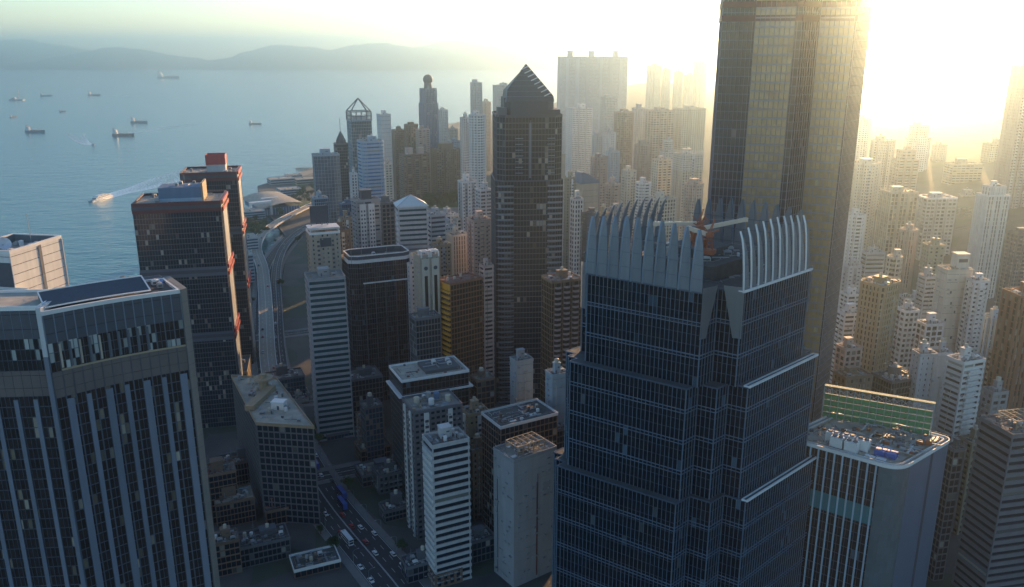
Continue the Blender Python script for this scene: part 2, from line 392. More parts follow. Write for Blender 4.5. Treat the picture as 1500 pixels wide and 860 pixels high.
class Tower:
    def __init__(s, name, label, cat, loc, yaw, group=None):
        s.root = empty(name, loc, yaw, label, cat, group); s.glz = {}; s.wal = {}; s.edge = 0
    def _mb(s, d, k):
        if k not in d: d[k] = MB()
        return d[k]
    def tier(s, poly, z0, z1, st, skip=(), band0=0.0):
        g = s._mb(s.glz, st['glass']); w = s._mb(s.wal, st['wall']); pr = s._mb(s.wal, st['pier'] or st['wall'])
        fh, bh, bp, pp = st['fh'], st['bh'], st['bp'], st['pp']
        n = len(poly)
        nf = max(1, round((z1 - z0) / fh)); fh = (z1 - z0) / nf
        for i in range(n):
            a, b = poly[i], poly[(i + 1) % n]; L = math.dist(a, b)
            nb = max(1, round(L / st['bay'])); s.edge += 41
            u0, u1 = s.edge, s.edge + nb - 1e-3
            g.quad((*a, z0), (*b, z0), (*b, z1), (*a, z1), 0, ((u0 + 1e-3, 1e-3), (u1, 1e-3), (u1, nf - 1e-3), (u0 + 1e-3, nf - 1e-3)))
            if st['pw'] > 0 and L > st['pw'] * 1.5:
                ex, ey = (b[0] - a[0]) / L, (b[1] - a[1]) / L; ox, oy = ey, -ex
                for k in range(nb + 1):
                    m = k * L / nb; lo, hi = max(0, m - st['pw'] / 2), min(L, m + st['pw'] / 2)
                    if k == 0: lo, hi = -pp * .98, st['pw'] * .6
                    if k == nb: lo, hi = L - st['pw'] * .6, L + pp * .98
                    q0 = (a[0] + ex * lo, a[1] + ey * lo); q1 = (a[0] + ex * hi, a[1] + ey * hi)
                    r0 = (q0[0] + ox * pp, q0[1] + oy * pp); r1 = (q1[0] + ox * pp, q1[1] + oy * pp)
                    zt = z1 - .02
                    pr.quad((*r0, z0), (*r1, z0), (*r1, zt), (*r0, zt))
                    pr.quad((*q0, z0), (*r0, z0), (*r0, zt), (*q0, zt)); pr.quad((*r1, z0), (*q1, z0), (*q1, zt), (*r1, zt))
                    pr.quad((*r0, zt), (*r1, zt), (*q1, zt), (*q0, zt))
        if bh > 0:
            po = offset(poly, bp)
            for k in range(nf + 1):
                zb = z0 + k * fh - bh * .35; zt = min(zb + bh, z1); zb = max(zb, z0)
                if k in skip or zt - zb < .05: continue
                w.ring(poly, po, zb, zt)
        return nf
    def slab(s, poly, z, mat='roof', rim='coping', par=1.1, t=.35, out=.45, name='roof', thick=.4, sill=.3):
        """roof slab with a parapet round it"""
        b = MB(); b.prism(offset(poly, out - .06), z, z + sill, bottom=True); o = b.build(name, mat, s.root)
        if par > 0:
            r = MB(); r.ring(offset(poly, out - t), offset(poly, out), z - .25, z + sill + par, inner=True); r.build('parapet', rim, s.root)
        return o
    def part(s, name, mb, mat, smooth=False, parent=None, label=None):
        o = mb.build(name, mat, parent or s.root, smooth)
        if label: o['label'] = label
        return o
    def fittings(s, poly, h, rr, n=140):
        ac, pi = MB(), MB(); m = len(poly)
        for i in range(m):
            a, b = poly[i], poly[(i + 1) % m]; L = math.dist(a, b)
            if L < 2.2: continue
            ex, ey = (b[0] - a[0]) / L, (b[1] - a[1]) / L; an = math.atan2(ey, ex)
            for _ in range(int(n * L / 60)):
                f = rr.uniform(.06, .94) * L; z = 3.1 * rr.randint(1, max(2, int(h / 3.1) - 1)) + .1
                ac.box(a[0] + ex * f + ey * .75, a[1] + ey * f - ex * .75, z, .95, .75, .75, an, bottom=True)
            for _ in range(max(1, int(L / 9))):
                f = rr.uniform(.05, .95) * L; pi.box(a[0] + ex * f + ey * .52, a[1] + ey * f - ex * .52, 2, .22, .22, h * rr.uniform(.75, .97), an)
        if ac.f: tag(s.part('air_conditioners', ac, 'plant'), kind='stuff')
        if pi.f: tag(s.part('drainpipes', pi, rr.choice(['lgrey', 'grey', 'rust', 'cream'])), kind='stuff')
    def pipework(s, poly, z, rr, n=30):
        """runs of pipe, cable trays and small boxes all over a flat roof, and a guard rail"""
        b = MB(); xs = [q[0] for q in poly]; ys = [q[1] for q in poly]; inn = offset(poly, -.9)
        for _ in range(n):
            x, y = rr.uniform(min(xs), max(xs)), rr.uniform(min(ys), max(ys)); L = rr.uniform(2, 9); hor = rr.random() < .5
            x2, y2 = (x + L, y) if hor else (x, y + L)
            if not (inpoly(x, y, inn) and inpoly(x2, y2, inn)): continue
            k = rr.random(); hz_ = rr.uniform(.25, .9); m_ = rr.randrange(3)
            if k < .6:
                b.bar((x, y, z + hz_), (x2, y2, z + hz_), rr.uniform(.12, .3), mat=m_, n=5)
                for f in (.1, .9): b.box(x + (x2 - x) * f, y + (y2 - y) * f, z, .15, .15, hz_, mat=m_)
            elif k < .85: b.box(x, y, z, rr.uniform(.5, 1.6), rr.uniform(.5, 1.4), rr.uniform(.4, 1.3), mat=m_)
            else: b.box(x, y, z, rr.uniform(1.5, 4), rr.uniform(1, 3), .06, mat=m_)
        ra = offset(poly, -.3); m = len(ra)
        for i in range(m):
            a, c = ra[i], ra[(i + 1) % m]
            b.bar((*a, z + 1.9), (*c, z + 1.9), .07, mat=0)
        if b.f: tag(s.part('roof_pipework', b, ['plant', 'plantdark', rr.choice(['tan', 'plantwhite', 'rust'])]), kind='stuff')
    def accents(s, poly, h, rr, mat):
        """full height bay columns standing off the wall"""
        m = len(poly); done_ = 0
        for i in range(m):
            a, c = poly[i], poly[(i + 1) % m]; L = math.dist(a, c)
            if L < 7: continue
            ex, ey = (c[0] - a[0]) / L, (c[1] - a[1]) / L; an = math.atan2(ey, ex)
            for f in ((.25, .75) if L > 14 else (.5,)):
                if done_ > 11: return
                b = MB(); x, y = a[0] + ex * f * L + ey * .7, a[1] + ey * f * L - ex * .7; wd = rr.uniform(1.6, 2.6)
                b.box(x, y, 0, wd, .7, h - .5, an)
                for k in range(int(h / 3.1) - 1): b.box(x + ey * .4, y - ex * .4, k * 3.1 + 1.3, wd * .72, .2, 1.4, an, mat=1, bottom=True)
                s.part('bay_column', b, [mat, 'slate']); done_ += 1
    def done(s):
        for k, mb in s.glz.items():
            if mb.f: mb.build('window_glass', k, s.root)
        for k, mb in s.wal.items():
            if mb.f: mb.build('wall', k, s.root)
        return s.root

# ------------------------------------------------------------------ roof top plant, each piece a part of its building
def inpoly(x, y, p):
    c = False; j = len(p) - 1
    for i in range(len(p)):
        if (p[i][1] > y) != (p[j][1] > y) and x < (p[j][0] - p[i][0]) * (y - p[i][1]) / (p[j][1] - p[i][1]) + p[i][0]: c = not c
        j = i
    return c
def clutter(t, poly, z, n, rr, big=True, kinds='HTCPAD', wall='grey', scale=1.0):
    xs = [p[0] for p in poly]; ys = [p[1] for p in poly]; w = max(xs) - min(xs); d = max(ys) - min(ys)
    placed = []
    inn = offset(poly, -1.2)
    def spot(r):
        for _ in range(40):
            x = rr.uniform(min(xs), max(xs)); y = rr.uniform(min(ys), max(ys))
            if all(inpoly(x + r * a, y + r * b, inn) for a, b in ((1, 1), (1, -1), (-1, 1), (-1, -1))) and all(math.hypot(x - q[0], y - q[1]) > r + q[2] for q in placed):
                placed.append((x, y, r)); return x, y
    if big:
        sx, sy = w * rr.uniform(.28, .42), d * rr.uniform(.28, .42); x, y = w * rr.uniform(-.12, .12), d * rr.uniform(-.05, .2)
        h = rr.uniform(3.5, 6.5); b = MB(); b.box(x, y, z, sx, sy, h); b.box(x, y, z + h, sx + .5, sy + .5, .35, bottom=True)
        b.box(x - sx * .25, y - sy / 2 - .03, z, .9, .06, 2.0, mat=1)
        b.box(x + sx * .15, y - sy / 2 - .03, z + h * .55, sx * .3, .06, .8, mat=1)
        t.part('lift_housing', b, [wall, 'plantdark']); placed.append((x, y, max(sx, sy) * .62))
        if rr.random() < .6:
            b = MB(); q = rr.uniform(.8, 1.4); b.cyl(x, y, z + h + .35, q, 1.8, n=10); b.cyl(x, y, z + h + 2.15, q, .4, q * .2, n=10); t.part('water_tank', b, 'tank')
    for k in range(n):
        kd = rr.choice(kinds); r = 1.3 * scale if kd in 'TCP' else .7
        q = spot(r)
        if not q: continue
        x, y = q; b = MB()
        if kd == 'T':
            h = rr.uniform(1.6, 2.6) * scale; b.cyl(x, y, z + .4, .9 * scale, h, n=10); b.cyl(x, y, z + .4 + h, .9 * scale, .35, .2, n=10)
            for a in (-.5, .5):
                for c in (-.5, .5): b.box(x + a, y + c, z, .15, .15, .4)
            t.part('water_tank', b, rr.choice(['tank', 'plantwhite', 'plant']))
        elif kd in 'CH':
            sx, sy, h = rr.uniform(1.6, 2.6) * scale, rr.uniform(1.3, 2.2) * scale, rr.uniform(1.0, 2.0) * scale
            b.box(x, y, z + .25, sx, sy, h, bottom=True); b.cyl(x, y, z + .25 + h, min(sx, sy) * .36, .25, n=10)
            b.box(x, y, z, sx * .8, .2, .25); b.box(x, y - sy / 2 - .02, z + .5, sx * .8, .04, h * .55, mat=1)
            t.part('cooling_unit', b, [rr.choice(['plant', 'plantwhite', 'plant']), 'plantdark'])
        elif kd == 'P':
            L = rr.uniform(3, min(9, w * .5)); hor = rr.random() < .5
            for o_ in (0, .5):
                b.bar((x - (L / 2 if hor else o_), y - (o_ if hor else L / 2), z + .6), (x + (L / 2 if hor else -o_), y + (-o_ if hor else L / 2), z + .6), .28, n=6)
            b.box(x, y, z, .2, .2, .6); t.part('duct', b, 'alu')
        elif kd == 'A':
            h = rr.uniform(4, 8); b.bar((x, y, z), (x, y, z + h), .16, n=5)
            for k2 in range(3): b.bar((x - .8 + .2 * k2, y, z + h * (.55 + .15 * k2)), (x + .8 - .2 * k2, y, z + h * (.55 + .15 * k2)), .09)
            t.part('antenna', b, 'steel')
        else:
            b.box(x, y, z, 1.3, 1.3, 2.3); b.box(x, y, z + 2.3, 1.6, 1.6, .15, bottom=True); b.box(x, y - .68, z, .7, .06, 1.9, mat=1); t.part('stair_hut', b, [wall, 'plantdark'])
    return t

def fit(px0, px1, py, Y, shape, yaw, ratio):
    """size and stand a footprint so that its roof spans these pixels: returns centre, w, d, roof height"""
    zr = P((px0 + px1) / 2, py, Y)[2]; X0 = P(px0, py, Y)[0]; X1 = P(px1, py, Y)[0]
    w = (X1 - X0) * .8; cx = (X0 + X1) / 2; cy = Y + w * ratio * .5
    c, s_ = math.cos(yaw), math.sin(yaw)
    for _ in range(12):
        pts = [(cx + x * c - y * s_, cy + x * s_ + y * c) for x, y in foot(shape, w, w * ratio)]
        pr = [proj(x, y, zr) for x, y in pts]
        lo, hi = min(q[0] for q in pr), max(q[0] for q in pr); ymin = min(q[1] for q in pts)
        w *= (px1 - px0) / max(hi - lo, 1e-3); cx += ((px0 + px1) - (lo + hi)) / 2 * cy / F
        cy += Y - ymin; k = min(range(len(pts)), key=lambda i: pts[i][1])
        zr += (pr[k][1] - py) * Y / F * 1.0
    return cx, cy, w, w * ratio, zr
# ------------------------------------------------------------------ light, sky, air
SUN_AZ, SUN_EL = R(23.5), R(9)
HAZE = .00019
w = bpy.data.worlds.new('World'); S.world = w; w.use_nodes = True
nt = w.node_tree; nt.nodes.clear()
wo = nt.nodes.new('ShaderNodeOutputWorld'); bg = nt.nodes.new('ShaderNodeBackground'); sky = nt.nodes.new('ShaderNodeTexSky')
sky.sky_type = 'NISHITA'; sky.sun_disc = False; sky.sun_elevation = SUN_EL; sky.sun_rotation = SUN_AZ
sky.altitude = 200; sky.air_density = 1.0; sky.dust_density = .5; sky.ozone_density = 2.8
bg.inputs[1].default_value = .10
nt.links.new(sky.outputs[0], bg.inputs[0]); nt.links.new(bg.outputs[0], wo.inputs[0])
sl = bpy.data.lights.new('sun', 'SUN'); so = bpy.data.objects.new('sun', sl); COL.objects.link(so)
sl.energy = 4.5; sl.angle = R(.5); sl.color = (1, .57, .25)
d = Vector((math.sin(SUN_AZ) * math.cos(SUN_EL), math.cos(SUN_AZ) * math.cos(SUN_EL), math.sin(SUN_EL)))
so.rotation_euler = d.to_track_quat('Z', 'Y').to_euler(); so.location = (500, 1200, 700)
S.view_settings.view_transform = 'Standard'; S.view_settings.look = 'None'; S.view_settings.exposure = 1.38; S.view_settings.gamma = 1
cy = S.cycles
cy.use_denoising = True; cy.denoiser = 'OPENIMAGEDENOISE'; cy.volume_bounces = 1; cy.max_bounces = 5; cy.diffuse_bounces = 2; cy.glossy_bounces = 3; cy.transparent_max_bounces = 6
cy.caustics_reflective = False; cy.caustics_refractive = False; cy.sample_clamp_indirect = 4

hz = MB()
hz.box(0, 7400, -6, 25000, 17400, 412, bottom=True)
m = bpy.data.materials.new('haze'); m.use_nodes = True; nt = m.node_tree; nt.nodes.clear()
o = nt.nodes.new('ShaderNodeOutputMaterial'); pv = nt.nodes.new('ShaderNodeVolumePrincipled')
pv.inputs['Color'].default_value = (.63, .84, .98, 1); pv.inputs['Density'].default_value = HAZE; pv.inputs['Anisotropy'].default_value = .935
nt.links.new(pv.outputs[0], o.inputs['Volume']); MATS['haze'] = m
tag(hz.build('haze', 'haze'), kind='stuff')

# ------------------------------------------------------------------ ground, sea, hills
def gz(x, y):
    """height of the land: flat reclaimed shore, rising inland to the right"""
    s = (x + 40) * .9 + (y - 700) * .05
    t = max(0.0, min(1.0, (s - 60) / 700)); t = t * t * (3 - 2 * t)
    k = max(0.0, min(1.0, (y - 380) / 500)); k = k * k * (3 - 2 * k)
    return 3 + 105 * t * k

wb = MB(); wb.quad((-12300, -1200, 0), (12300, -1200, 0), (12300, 16000, 0), (-12300, 16000, 0))
tag(wb.build('water', 'sea'), kind='structure')
SHORE = [(-700, -900), (-520, 300), (-455, 700), (-430, 860), (-250, 878), (-300, 1100), (-400, 1340), (-475, 1560), (-452, 1640), (-436, 1770), (-425, 1860), (-395, 2080), (-330, 2400), (-250, 2800), (-60, 3300), (500, 3700), (1600, 4100), (3500, 4300)]
def lerp_shore(y):
    for (x0, y0), (x1, y1) in zip(SHORE, SHORE[1:]):
        if y0 <= y <= y1: return x0 + (x1 - x0) * (y - y0) / (y1 - y0)
    return SHORE[-1][0]
ys = sorted(set([p_[1] for p_ in SHORE] + [i * 60 for i in range(-14, 71)]))
gb = MB(); NX = 60
rows = []
for y in ys:
    x0 = lerp_shore(y)
    xs = [x0 + (4200 - x0) * (i / NX) ** 2.2 for i in range(NX + 1)]
    rows.append([(x, y, gz(x, y)) for x in xs])
for a, b in zip(rows, rows[1:]):
    for i in range(NX): gb.quad(a[i], a[i + 1], b[i + 1], b[i])
    gb.quad((a[0][0], a[0][1], -1.5), a[0], b[0], (b[0][0], b[0][1], -1.5))
tag(gb.build('ground', 'cityground'), kind='structure')

def ridge(prof, Y, depth, seed):
    rr = random.Random(seed); b = MB(); cols = []
    pts = []
    for (x0, y0), (x1, y1) in zip(prof, prof[1:]):
        n = max(2, int((x1 - x0) / 9))
        for k in range(n):
            t = k / n; t2 = t * t * (3 - 2 * t); pts.append((x0 + (x1 - x0) * t, y0 + (y1 - y0) * t2 + rr.uniform(-.9, .9)))
    pts.append(prof[-1])
    prof_d = [(-1.0, 0), (-.72, .28), (-.45, .55), (-.2, .86), (0, 1), (.25, .8), (.6, .4), (1.0, 0)]
    for px, py in pts:
        X, _, z = P(px, py, Y); c = []
        for dd, hh in prof_d:
            c.append((X + rr.uniform(-40, 40), Y + dd * depth + (rr.uniform(-90, 90) if 0 < hh < 1 else 0), max(-1, (z + 1) * hh * (rr.uniform(.9, 1.08) if 0 < hh < 1 else 1) - 1)))
        cols.append(c)
    for a, c in zip(cols, cols[1:]):
        for k in range(len(prof_d) - 1): b.quad(a[k], c[k], c[k + 1], a[k + 1])
    return tag(b.build('hill', 'hillside', smooth=True), kind='structure')
ridge([(-260, 95), (-120, 90), (0, 92), (55, 91), (90, 83), (130, 75), (163, 69), (205, 72), (240, 79), (275, 83), (300, 88), (335, 85), (372, 73), (405, 65), (440, 68), (485, 73), (520, 66), (560, 62), (610, 70), (660, 73), (700, 67), (760, 74), (830, 82), (900, 95)], 12000, 1500, 3)
ridge([(-300, 64), (-100, 60), (40, 58), (90, 66), (140, 78), (300, 90), (480, 84), (600, 70), (660, 60), (710, 58), (770, 62), (850, 64), (1000, 60), (1200, 62), (1500, 60)], 14000, 1500, 5)

# ------------------------------------------------------------------ roads
def smooth(pts, n=6):
    out = []
    for i in range(len(pts) - 1):
        p0, p1, p2, p3 = pts[max(i - 1, 0)], pts[i], pts[i + 1], pts[min(i + 2, len(pts) - 1)]
        for k in range(n):
            t = k / n
            out.append(tuple(.5 * (2 * p1[j] + (p2[j] - p0[j]) * t + (2 * p0[j] - 5 * p1[j] + 4 * p2[j] - p3[j]) * t * t + (3 * p1[j] - p0[j] - 3 * p2[j] + p3[j]) * t ** 3) for j in range(len(p1))))
    out.append(tuple(pts[-1])); return out
def sides(path, off):
    out = []
    for i, p_ in enumerate(path):
        a, b = path[max(i - 1, 0)], path[min(i + 1, len(path) - 1)]
        dx, dy = b[0] - a[0], b[1] - a[1]; l = math.hypot(dx, dy) or 1
        out.append((p_[0] + dy / l * off, p_[1] - dx / l * off))
    return out
def strip(b, path, o0, o1, z, mat=0):
    L, Rr = sides(path, o0), sides(path, o1)
    for i in range(len(path) - 1):
        za = path[i][2] + z; zb = path[i + 1][2] + z
        b.quad((*L[i], za), (*Rr[i], za), (*Rr[i + 1], zb), (*L[i + 1], zb), mat)
def dashes(b, path, off, width, z, dash=3, gap=5):
    run = 0; on = True
    for a, c in zip(path, path[1:]):
        L = math.dist(a[:2], c[:2]); n = max(1, int(L / 2))
        for k in range(n):
            run += L / n
            if on:
                p0 = [a[j] + (c[j] - a[j]) * k / n for j in range(3)]; p1 = [a[j] + (c[j] - a[j]) * (k + 1) / n for j in range(3)]
                strip(b, [p0, p1], off - width / 2, off + width / 2, z)
            if run > (dash if on else gap): on = not on; run = 0
MAIN = smooth([(-300, 1120, 3), (-288, 980, 3), (-255, 838, 3), (-202, 656, 3), (-153, 523, 3), (-108, 430, 3), (-48, 335, 3), (10, 230, 3)])
CROSS = [smooth([(-235, 700, 3), (-100, 760, 3), (60, 830, 3)]), smooth([(-170, 560, 3), (-60, 590, 3), (90, 650, 3)]), smooth([(-118, 452, 3), (-10, 500, 3), (60, 525, 3)])]
SIDE = []
pv_ = MB(); rd = MB(); mk = MB()
def road(path, half, lanes, dz=0.0):
    strip(rd, path, -half, half, .03 + dz)
    for sgn in (-1, 1):
        lo, hi = sorted((sgn * half, sgn * (half + 4)))
        strip(pv_, path, lo, hi, .15 + dz)
        e = sides(path, sgn * half)
        for i in range(len(path) - 1):
            a, b = (*e[i], path[i][2]), (*e[i + 1], path[i + 1][2]); q = ((a[0], a[1], a[2] + .02 + dz), (b[0], b[1], b[2] + .02 + dz), (b[0], b[1], b[2] + .15 + dz), (a[0], a[1], a[2] + .15 + dz))
            pv_.quad(*(q if sgn > 0 else q[::-1]))
        strip(mk, path, sgn * (half - .5) - .1, sgn * (half - .5) + .1, .04 + dz)
    for k in range(1, lanes):
        x = -half + 2 * half * k / lanes
        if lanes % 2 == 0 and k == lanes // 2:
            strip(mk, path, x - .3, x - .12, .04 + dz); strip(mk, path, x + .12, x + .3, .04 + dz)
        else: dashes(mk, path, x, .18, .04 + dz)
road(MAIN, 11, 6)
for k, c in enumerate(CROSS): road(c, 6, 4, .012 * (k + 1))
for k, c in enumerate(SIDE): road(c, 5, 2, .06)
tag(rd.build('road', 'asphalt'), kind='structure'); tag(pv_.build('pavement', 'paving'), kind='structure'); tag(mk.build('road_markings', 'paint'), kind='structure')

def flyover(label, path, half, deckmat='deck'):
    b = MB(); strip(b, path, -half, half, 0)
    root = b.build('flyover', deckmat); tag(root, label, 'flyover')
    s_ = MB()
    for sgn in (-1, 1):
        e0, e1 = sides(path, sgn * half), sides(path, sgn * (half + .4))
        for i in range(len(path) - 1):
            for za, zb, q0, q1 in ((-1.4, 1.0, e1[i], e1[i + 1]),):
                q = ((*q0, path[i][2] + za), (*q1, path[i + 1][2] + za), (*q1, path[i + 1][2] + zb), (*q0, path[i][2] + zb)); s_.quad(*(q if sgn > 0 else q[::-1]))
            q = ((*e0[i], path[i][2] + .004), (*e0[i + 1], path[i + 1][2] + .004), (*e0[i + 1], path[i + 1][2] + 1), (*e0[i], path[i][2] + 1)); s_.quad(*(q[::-1] if sgn > 0 else q))
            q = ((*e0[i], path[i][2] + 1), (*e0[i + 1], path[i + 1][2] + 1), (*e1[i + 1], path[i + 1][2] + 1), (*e1[i], path[i][2] + 1)); s_.quad(*(q[::-1] if sgn > 0 else q))
    s_.build('parapet', 'coping' if deckmat == 'deck' else 'grey', root)
    u = MB(); strip(u, path, -half, half, -1.4); u.build('underside', 'grey', root)
    mm = MB(); strip(mm, path, -.12, .12, .01); dashes(mm, path, -half / 2, .16, .01); dashes(mm, path, half / 2, .16, .01); mm.build('lane_lines', 'paint', root)
    for i in range(0, len(path), 3):
        p_ = path[i]; h = p_[2] - 4.5
        if h > 2:
            c = MB(); c.cyl(p_[0], p_[1], 2.8, 1.0, h + .1, n=8); c.box(p_[0], p_[1], 2.8 + h, half * 1.3, 1.6, .9, bottom=True); c.build('pier', 'grey', root)
    return root
zf = 11
FLY1 = smooth([(*G(x, y, z)[:2], z) for x, y, z in ((462, 297, 6), (437, 309, 9), (412, 322, zf), (390, 337, zf), (378, 352, zf), (376, 368, zf), (384, 392, zf), (388, 430, zf), (390, 470, zf), (392, 520, 10), (398, 560, 7), (408, 600, 4))])
FLY2 = smooth([(*G(x, y, z)[:2], z) for x, y, z in ((470, 322, 4), (440, 338, 7), (420, 356, 8), (408, 380, 8), (404, 410, 8), (406, 450, 8), (408, 500, 6), (414, 550, 4))])
flyover('elevated highway curving in from the shore with a sunlit tan deck', FLY1, 6.0)
flyover('lower slip road flyover on the inner side of the curving highway', FLY2, 4.5, 'asphalt')
# ------------------------------------------------------------------ the big towers, each built by hand
GRID = R(26)

def rim_line(t, path, z, wd=.5, h=.4, name='coping', mat='coping', closed=False):
    b = MB(); q = path + ([path[0]] if closed else [])
    for a, c in zip(q, q[1:]): b.bar((*a, z), (*c, z), wd, h=h)
    return t.part(name, b, mat)

# --- tower with a crown of claw fins
def crown_tower():
    C0 = (71.7, 317.3); U = (.819, -.574); V = (.737, .676)
    ud = (-U[0], -U[1])
    t = Tower('office_tower', 'dark glass tower with notched corners and a crown of curved claw fins', 'tower', (C0[0], C0[1], 3), 0)
    def pt(u, v): return (u * U[0] + v * V[0], u * U[1] + v * V[1])
    def plan(a, n, single=False, nf=None):
        """square with a stepped notch at every corner; (u,v) CCW because U x V > 0"""
        q = []
        for cu, cv in ((1, -1), (1, 1), (-1, 1), (-1, -1)):
            k_ = (nf or n) if (cu, cv) == (1, -1) else n
            m = a - k_; h = a - k_ * .5
            if (cu, cv) in ((1, -1), (-1, 1)): seq = [(cu * m, cv * a), (cu * m, cv * h), (cu * h, cv * h), (cu * h, cv * m), (cu * a, cv * m)]
            else: seq = [(cu * a, cv * m), (cu * h, cv * m), (cu * h, cv * h), (cu * m, cv * h), (cu * m, cv * a)]
            if single: seq = [seq[0], (cu * m, cv * m), seq[4]]
            q += seq
        return [pt(*x) for x in q]
    ZC = 164.5
    st = ST(fh=4.1, bh=.16, bay=1.75, pw=.15, wall='mullion_dark', glass='gink', bp=.1, pp=.34, pier='mullion')
    tiers = [(0, 84, 39, 9.5, 17), (84, 129, 36, 9, 14.5), (129, ZC, 32.2, 9, 9)]
    for z0, z1, a, n, nf_ in tiers:
        p_ = plan(a, n, z1 == ZC, nf_); t.tier(p_, z0, z1, st)
        t.slab(p_, z1 - .02, mat='roofdark', rim='mullion_dark', par=.1, out=.45, t=.3, sill=.25, name='ledge')
        b = MB(); v0, v1 = -a + nf_ - .6, a - n + .6
        b.bar((*pt(a + .75, v0), z1 + .5), (*pt(a + .75, v1), z1 + .5), .55, h=.9); b.bar((*pt(a - 1.1, v0), z1 + .6), (*pt(a - 1.1, v1), z1 + .6), .4, h=.5)
        b.bar((*pt(a - 1.1, v0), z1 + .62), (*pt(a + .75, v0), z1 + .62), .5, h=.5); b.bar((*pt(a - 1.1, v1), z1 + .62), (*pt(a + .75, v1), z1 + .62), .5, h=.5); t.part('painted_sunlit_coping', b, 'coping')  # white on this face's ledges only: their sunlight is painted in
    # double transom lines every third floor
    for z0, z1, a, n, nf_ in tiers:
        b = MB(); p_ = plan(a, n, z1 == ZC, nf_)
        for z in [z0 + 4.1 * k for k in range(1, int((z1 - z0) / 4.1) + 1) if k % 3 == 0]:
            b.ring(offset(p_, .05), offset(p_, .40), z - .2, z + .05); b.ring(offset(p_, .05), offset(p_, .40), z - 1.5, z - 1.28)
        t.part('transom', b, 'mullion')
    # shield panels either side of the corner notches under the crown
    a, n = 32.6, 9; m = a - n
    for cu in (1, -1):
        for cv in (1, -1):
            for swap in (0, 1):
                b = MB()
                def q(al, out, z):
                    u, v = (cu * al, cv * out) if swap == 0 else (cu * out, cv * al)
                    return (*pt(u, v), z)
                b.quad(q(m, a + .5, ZC + 2), q(m - .2, a + .5, ZC - 17), q(m + .4, a - 2.4, ZC - 17), q(m + 1.2, a - 6.5, ZC + 2))
                b.quad(q(m, a + .5, ZC + 2), q(m + 1.2, a - 6.5, ZC + 2), q(m + .4, a - 2.4, ZC - 17), q(m - .2, a + .5, ZC - 17))
                t.part('corner_shield', b, 'alu')
    # crown floor and machinery
    deck = [pt(x, y) for x, y in ((-m, -m), (m, -m), (m, m), (-m, m))]
    # fins
    def fin(base_u, base_v, du, dv, iu, iv, h, wd, rim):
        """base point, along (du,dv), inward (iu,iv)"""
        prof = [(0, 0), (.2, .22), (.6, .45), (1.1, .68), (1.8, .86), (2.8, 1.0)]     # inward, height: a claw
        wid = [1.0, .95, .86, .68, .42, .06]
        pan, rib = MB(), MB()
        def w3(al, inn, z): return (*pt(base_u + du * al + iu * inn, base_v + dv * al + iv * inn), z)
        for i in range(len(prof) - 1):
            (i0, h0), (i1, h1) = prof[i], prof[i + 1]
            z0, z1 = ZC + h0 * h, ZC + h1 * h; a0, a1 = wid[i] * wd, wid[i + 1] * wd
            th = .5
            f0, f1, f2, f3 = w3(0, i0, z0), w3(a0, i0 + .1, z0), w3(a1, i1 + .1, z1), w3(0, i1, z1)
            g0, g1, g2, g3 = w3(0, i0 + th, z0), w3(a0, i0 + th, z0), w3(a1, i1 + th, z1), w3(0, i1 + th, z1)
            for fq in ((f0, f1, f2, f3), (g3, g2, g1, g0), (f1, g1, g2, f2), (g0, f0, f3, g3)): pan.quad(*fq)
            rib.bar(w3(-.2, i0 - .2, z0), w3(-.2, i1 - .2, z1), .24, h=.6, mat=0)
            if i in (1, 2, 3): pan.bar(w3(0, i0 - .06, z0), w3(a0, i0 + .04, z0), .14, h=.14, mat=1)
        f = t.part('crown_fin', pan, ['finmetal', 'mullion_dark'])
        t.part('edge_rib', rib, rim, parent=f)
    nf = 10; H = 21.5
    for k in range(nf):
        s_ = -m + (2 * m) * (k + .02) / nf; wd = 2 * m / nf * .80
        arch = 1.0 + .10 * math.sin(math.pi * (k + .5) / nf)
        fin(s_, -a, 1, 0, 0, 1, H * arch, wd, 'mullion')
        fin(a, s_, 0, 1, -1, 0, H * arch, wd, 'finrim')
        fin(-s_, a, -1, 0, 0, -1, H * arch, wd, 'mullion')
        fin(-a, -s_, 0, -1, 1, 0, H * arch, wd, 'finrim')
    for hh in (5.5, 11, 15.5):                                      # rails that tie the fins together
        ii = .3 + .09 * hh; b = MB()
        for pa, pb in (((-m, -a + ii), (m, -a + ii)), ((a - ii, -m), (a - ii, m)), ((m, a - ii), (-m, a - ii)), ((-a + ii, m), (-a + ii, -m))): b.bar((*pt(*pa), ZC + hh), (*pt(*pb), ZC + hh), .22)
        t.part('fin_rail', b, 'mullion_dark')
    rr = random.Random(3)
    core = [pt(x, y) for x, y in ((-17, -17), (17, -17), (17, 17), (-17, 17))]
    b = MB(); b.prism(core, ZC + .3, ZC + 6); b.prism([pt(x, y) for x, y in ((-9, -9), (9, -9), (9, 9), (-9, 9))], ZC + 6, ZC + 9.5); t.part('plant_room', b, 'roofdark')
    clutter(t, [pt(x, y) for x, y in ((-22, -22), (22, -22), (22, 22), (-22, 22))], ZC + .3, 14, rr, big=False, kinds='CPTC', scale=1.5)
    clutter(t, core, ZC + 6.05, 26, rr, big=False, kinds='CCPTC', scale=1.3)
    t.pipework([pt(x, y) for x, y in ((-23, -23), (23, -23), (23, 23), (-23, 23))], ZC + .3, rr, 160)
    t.pipework(core, ZC + 6, rr, 90)
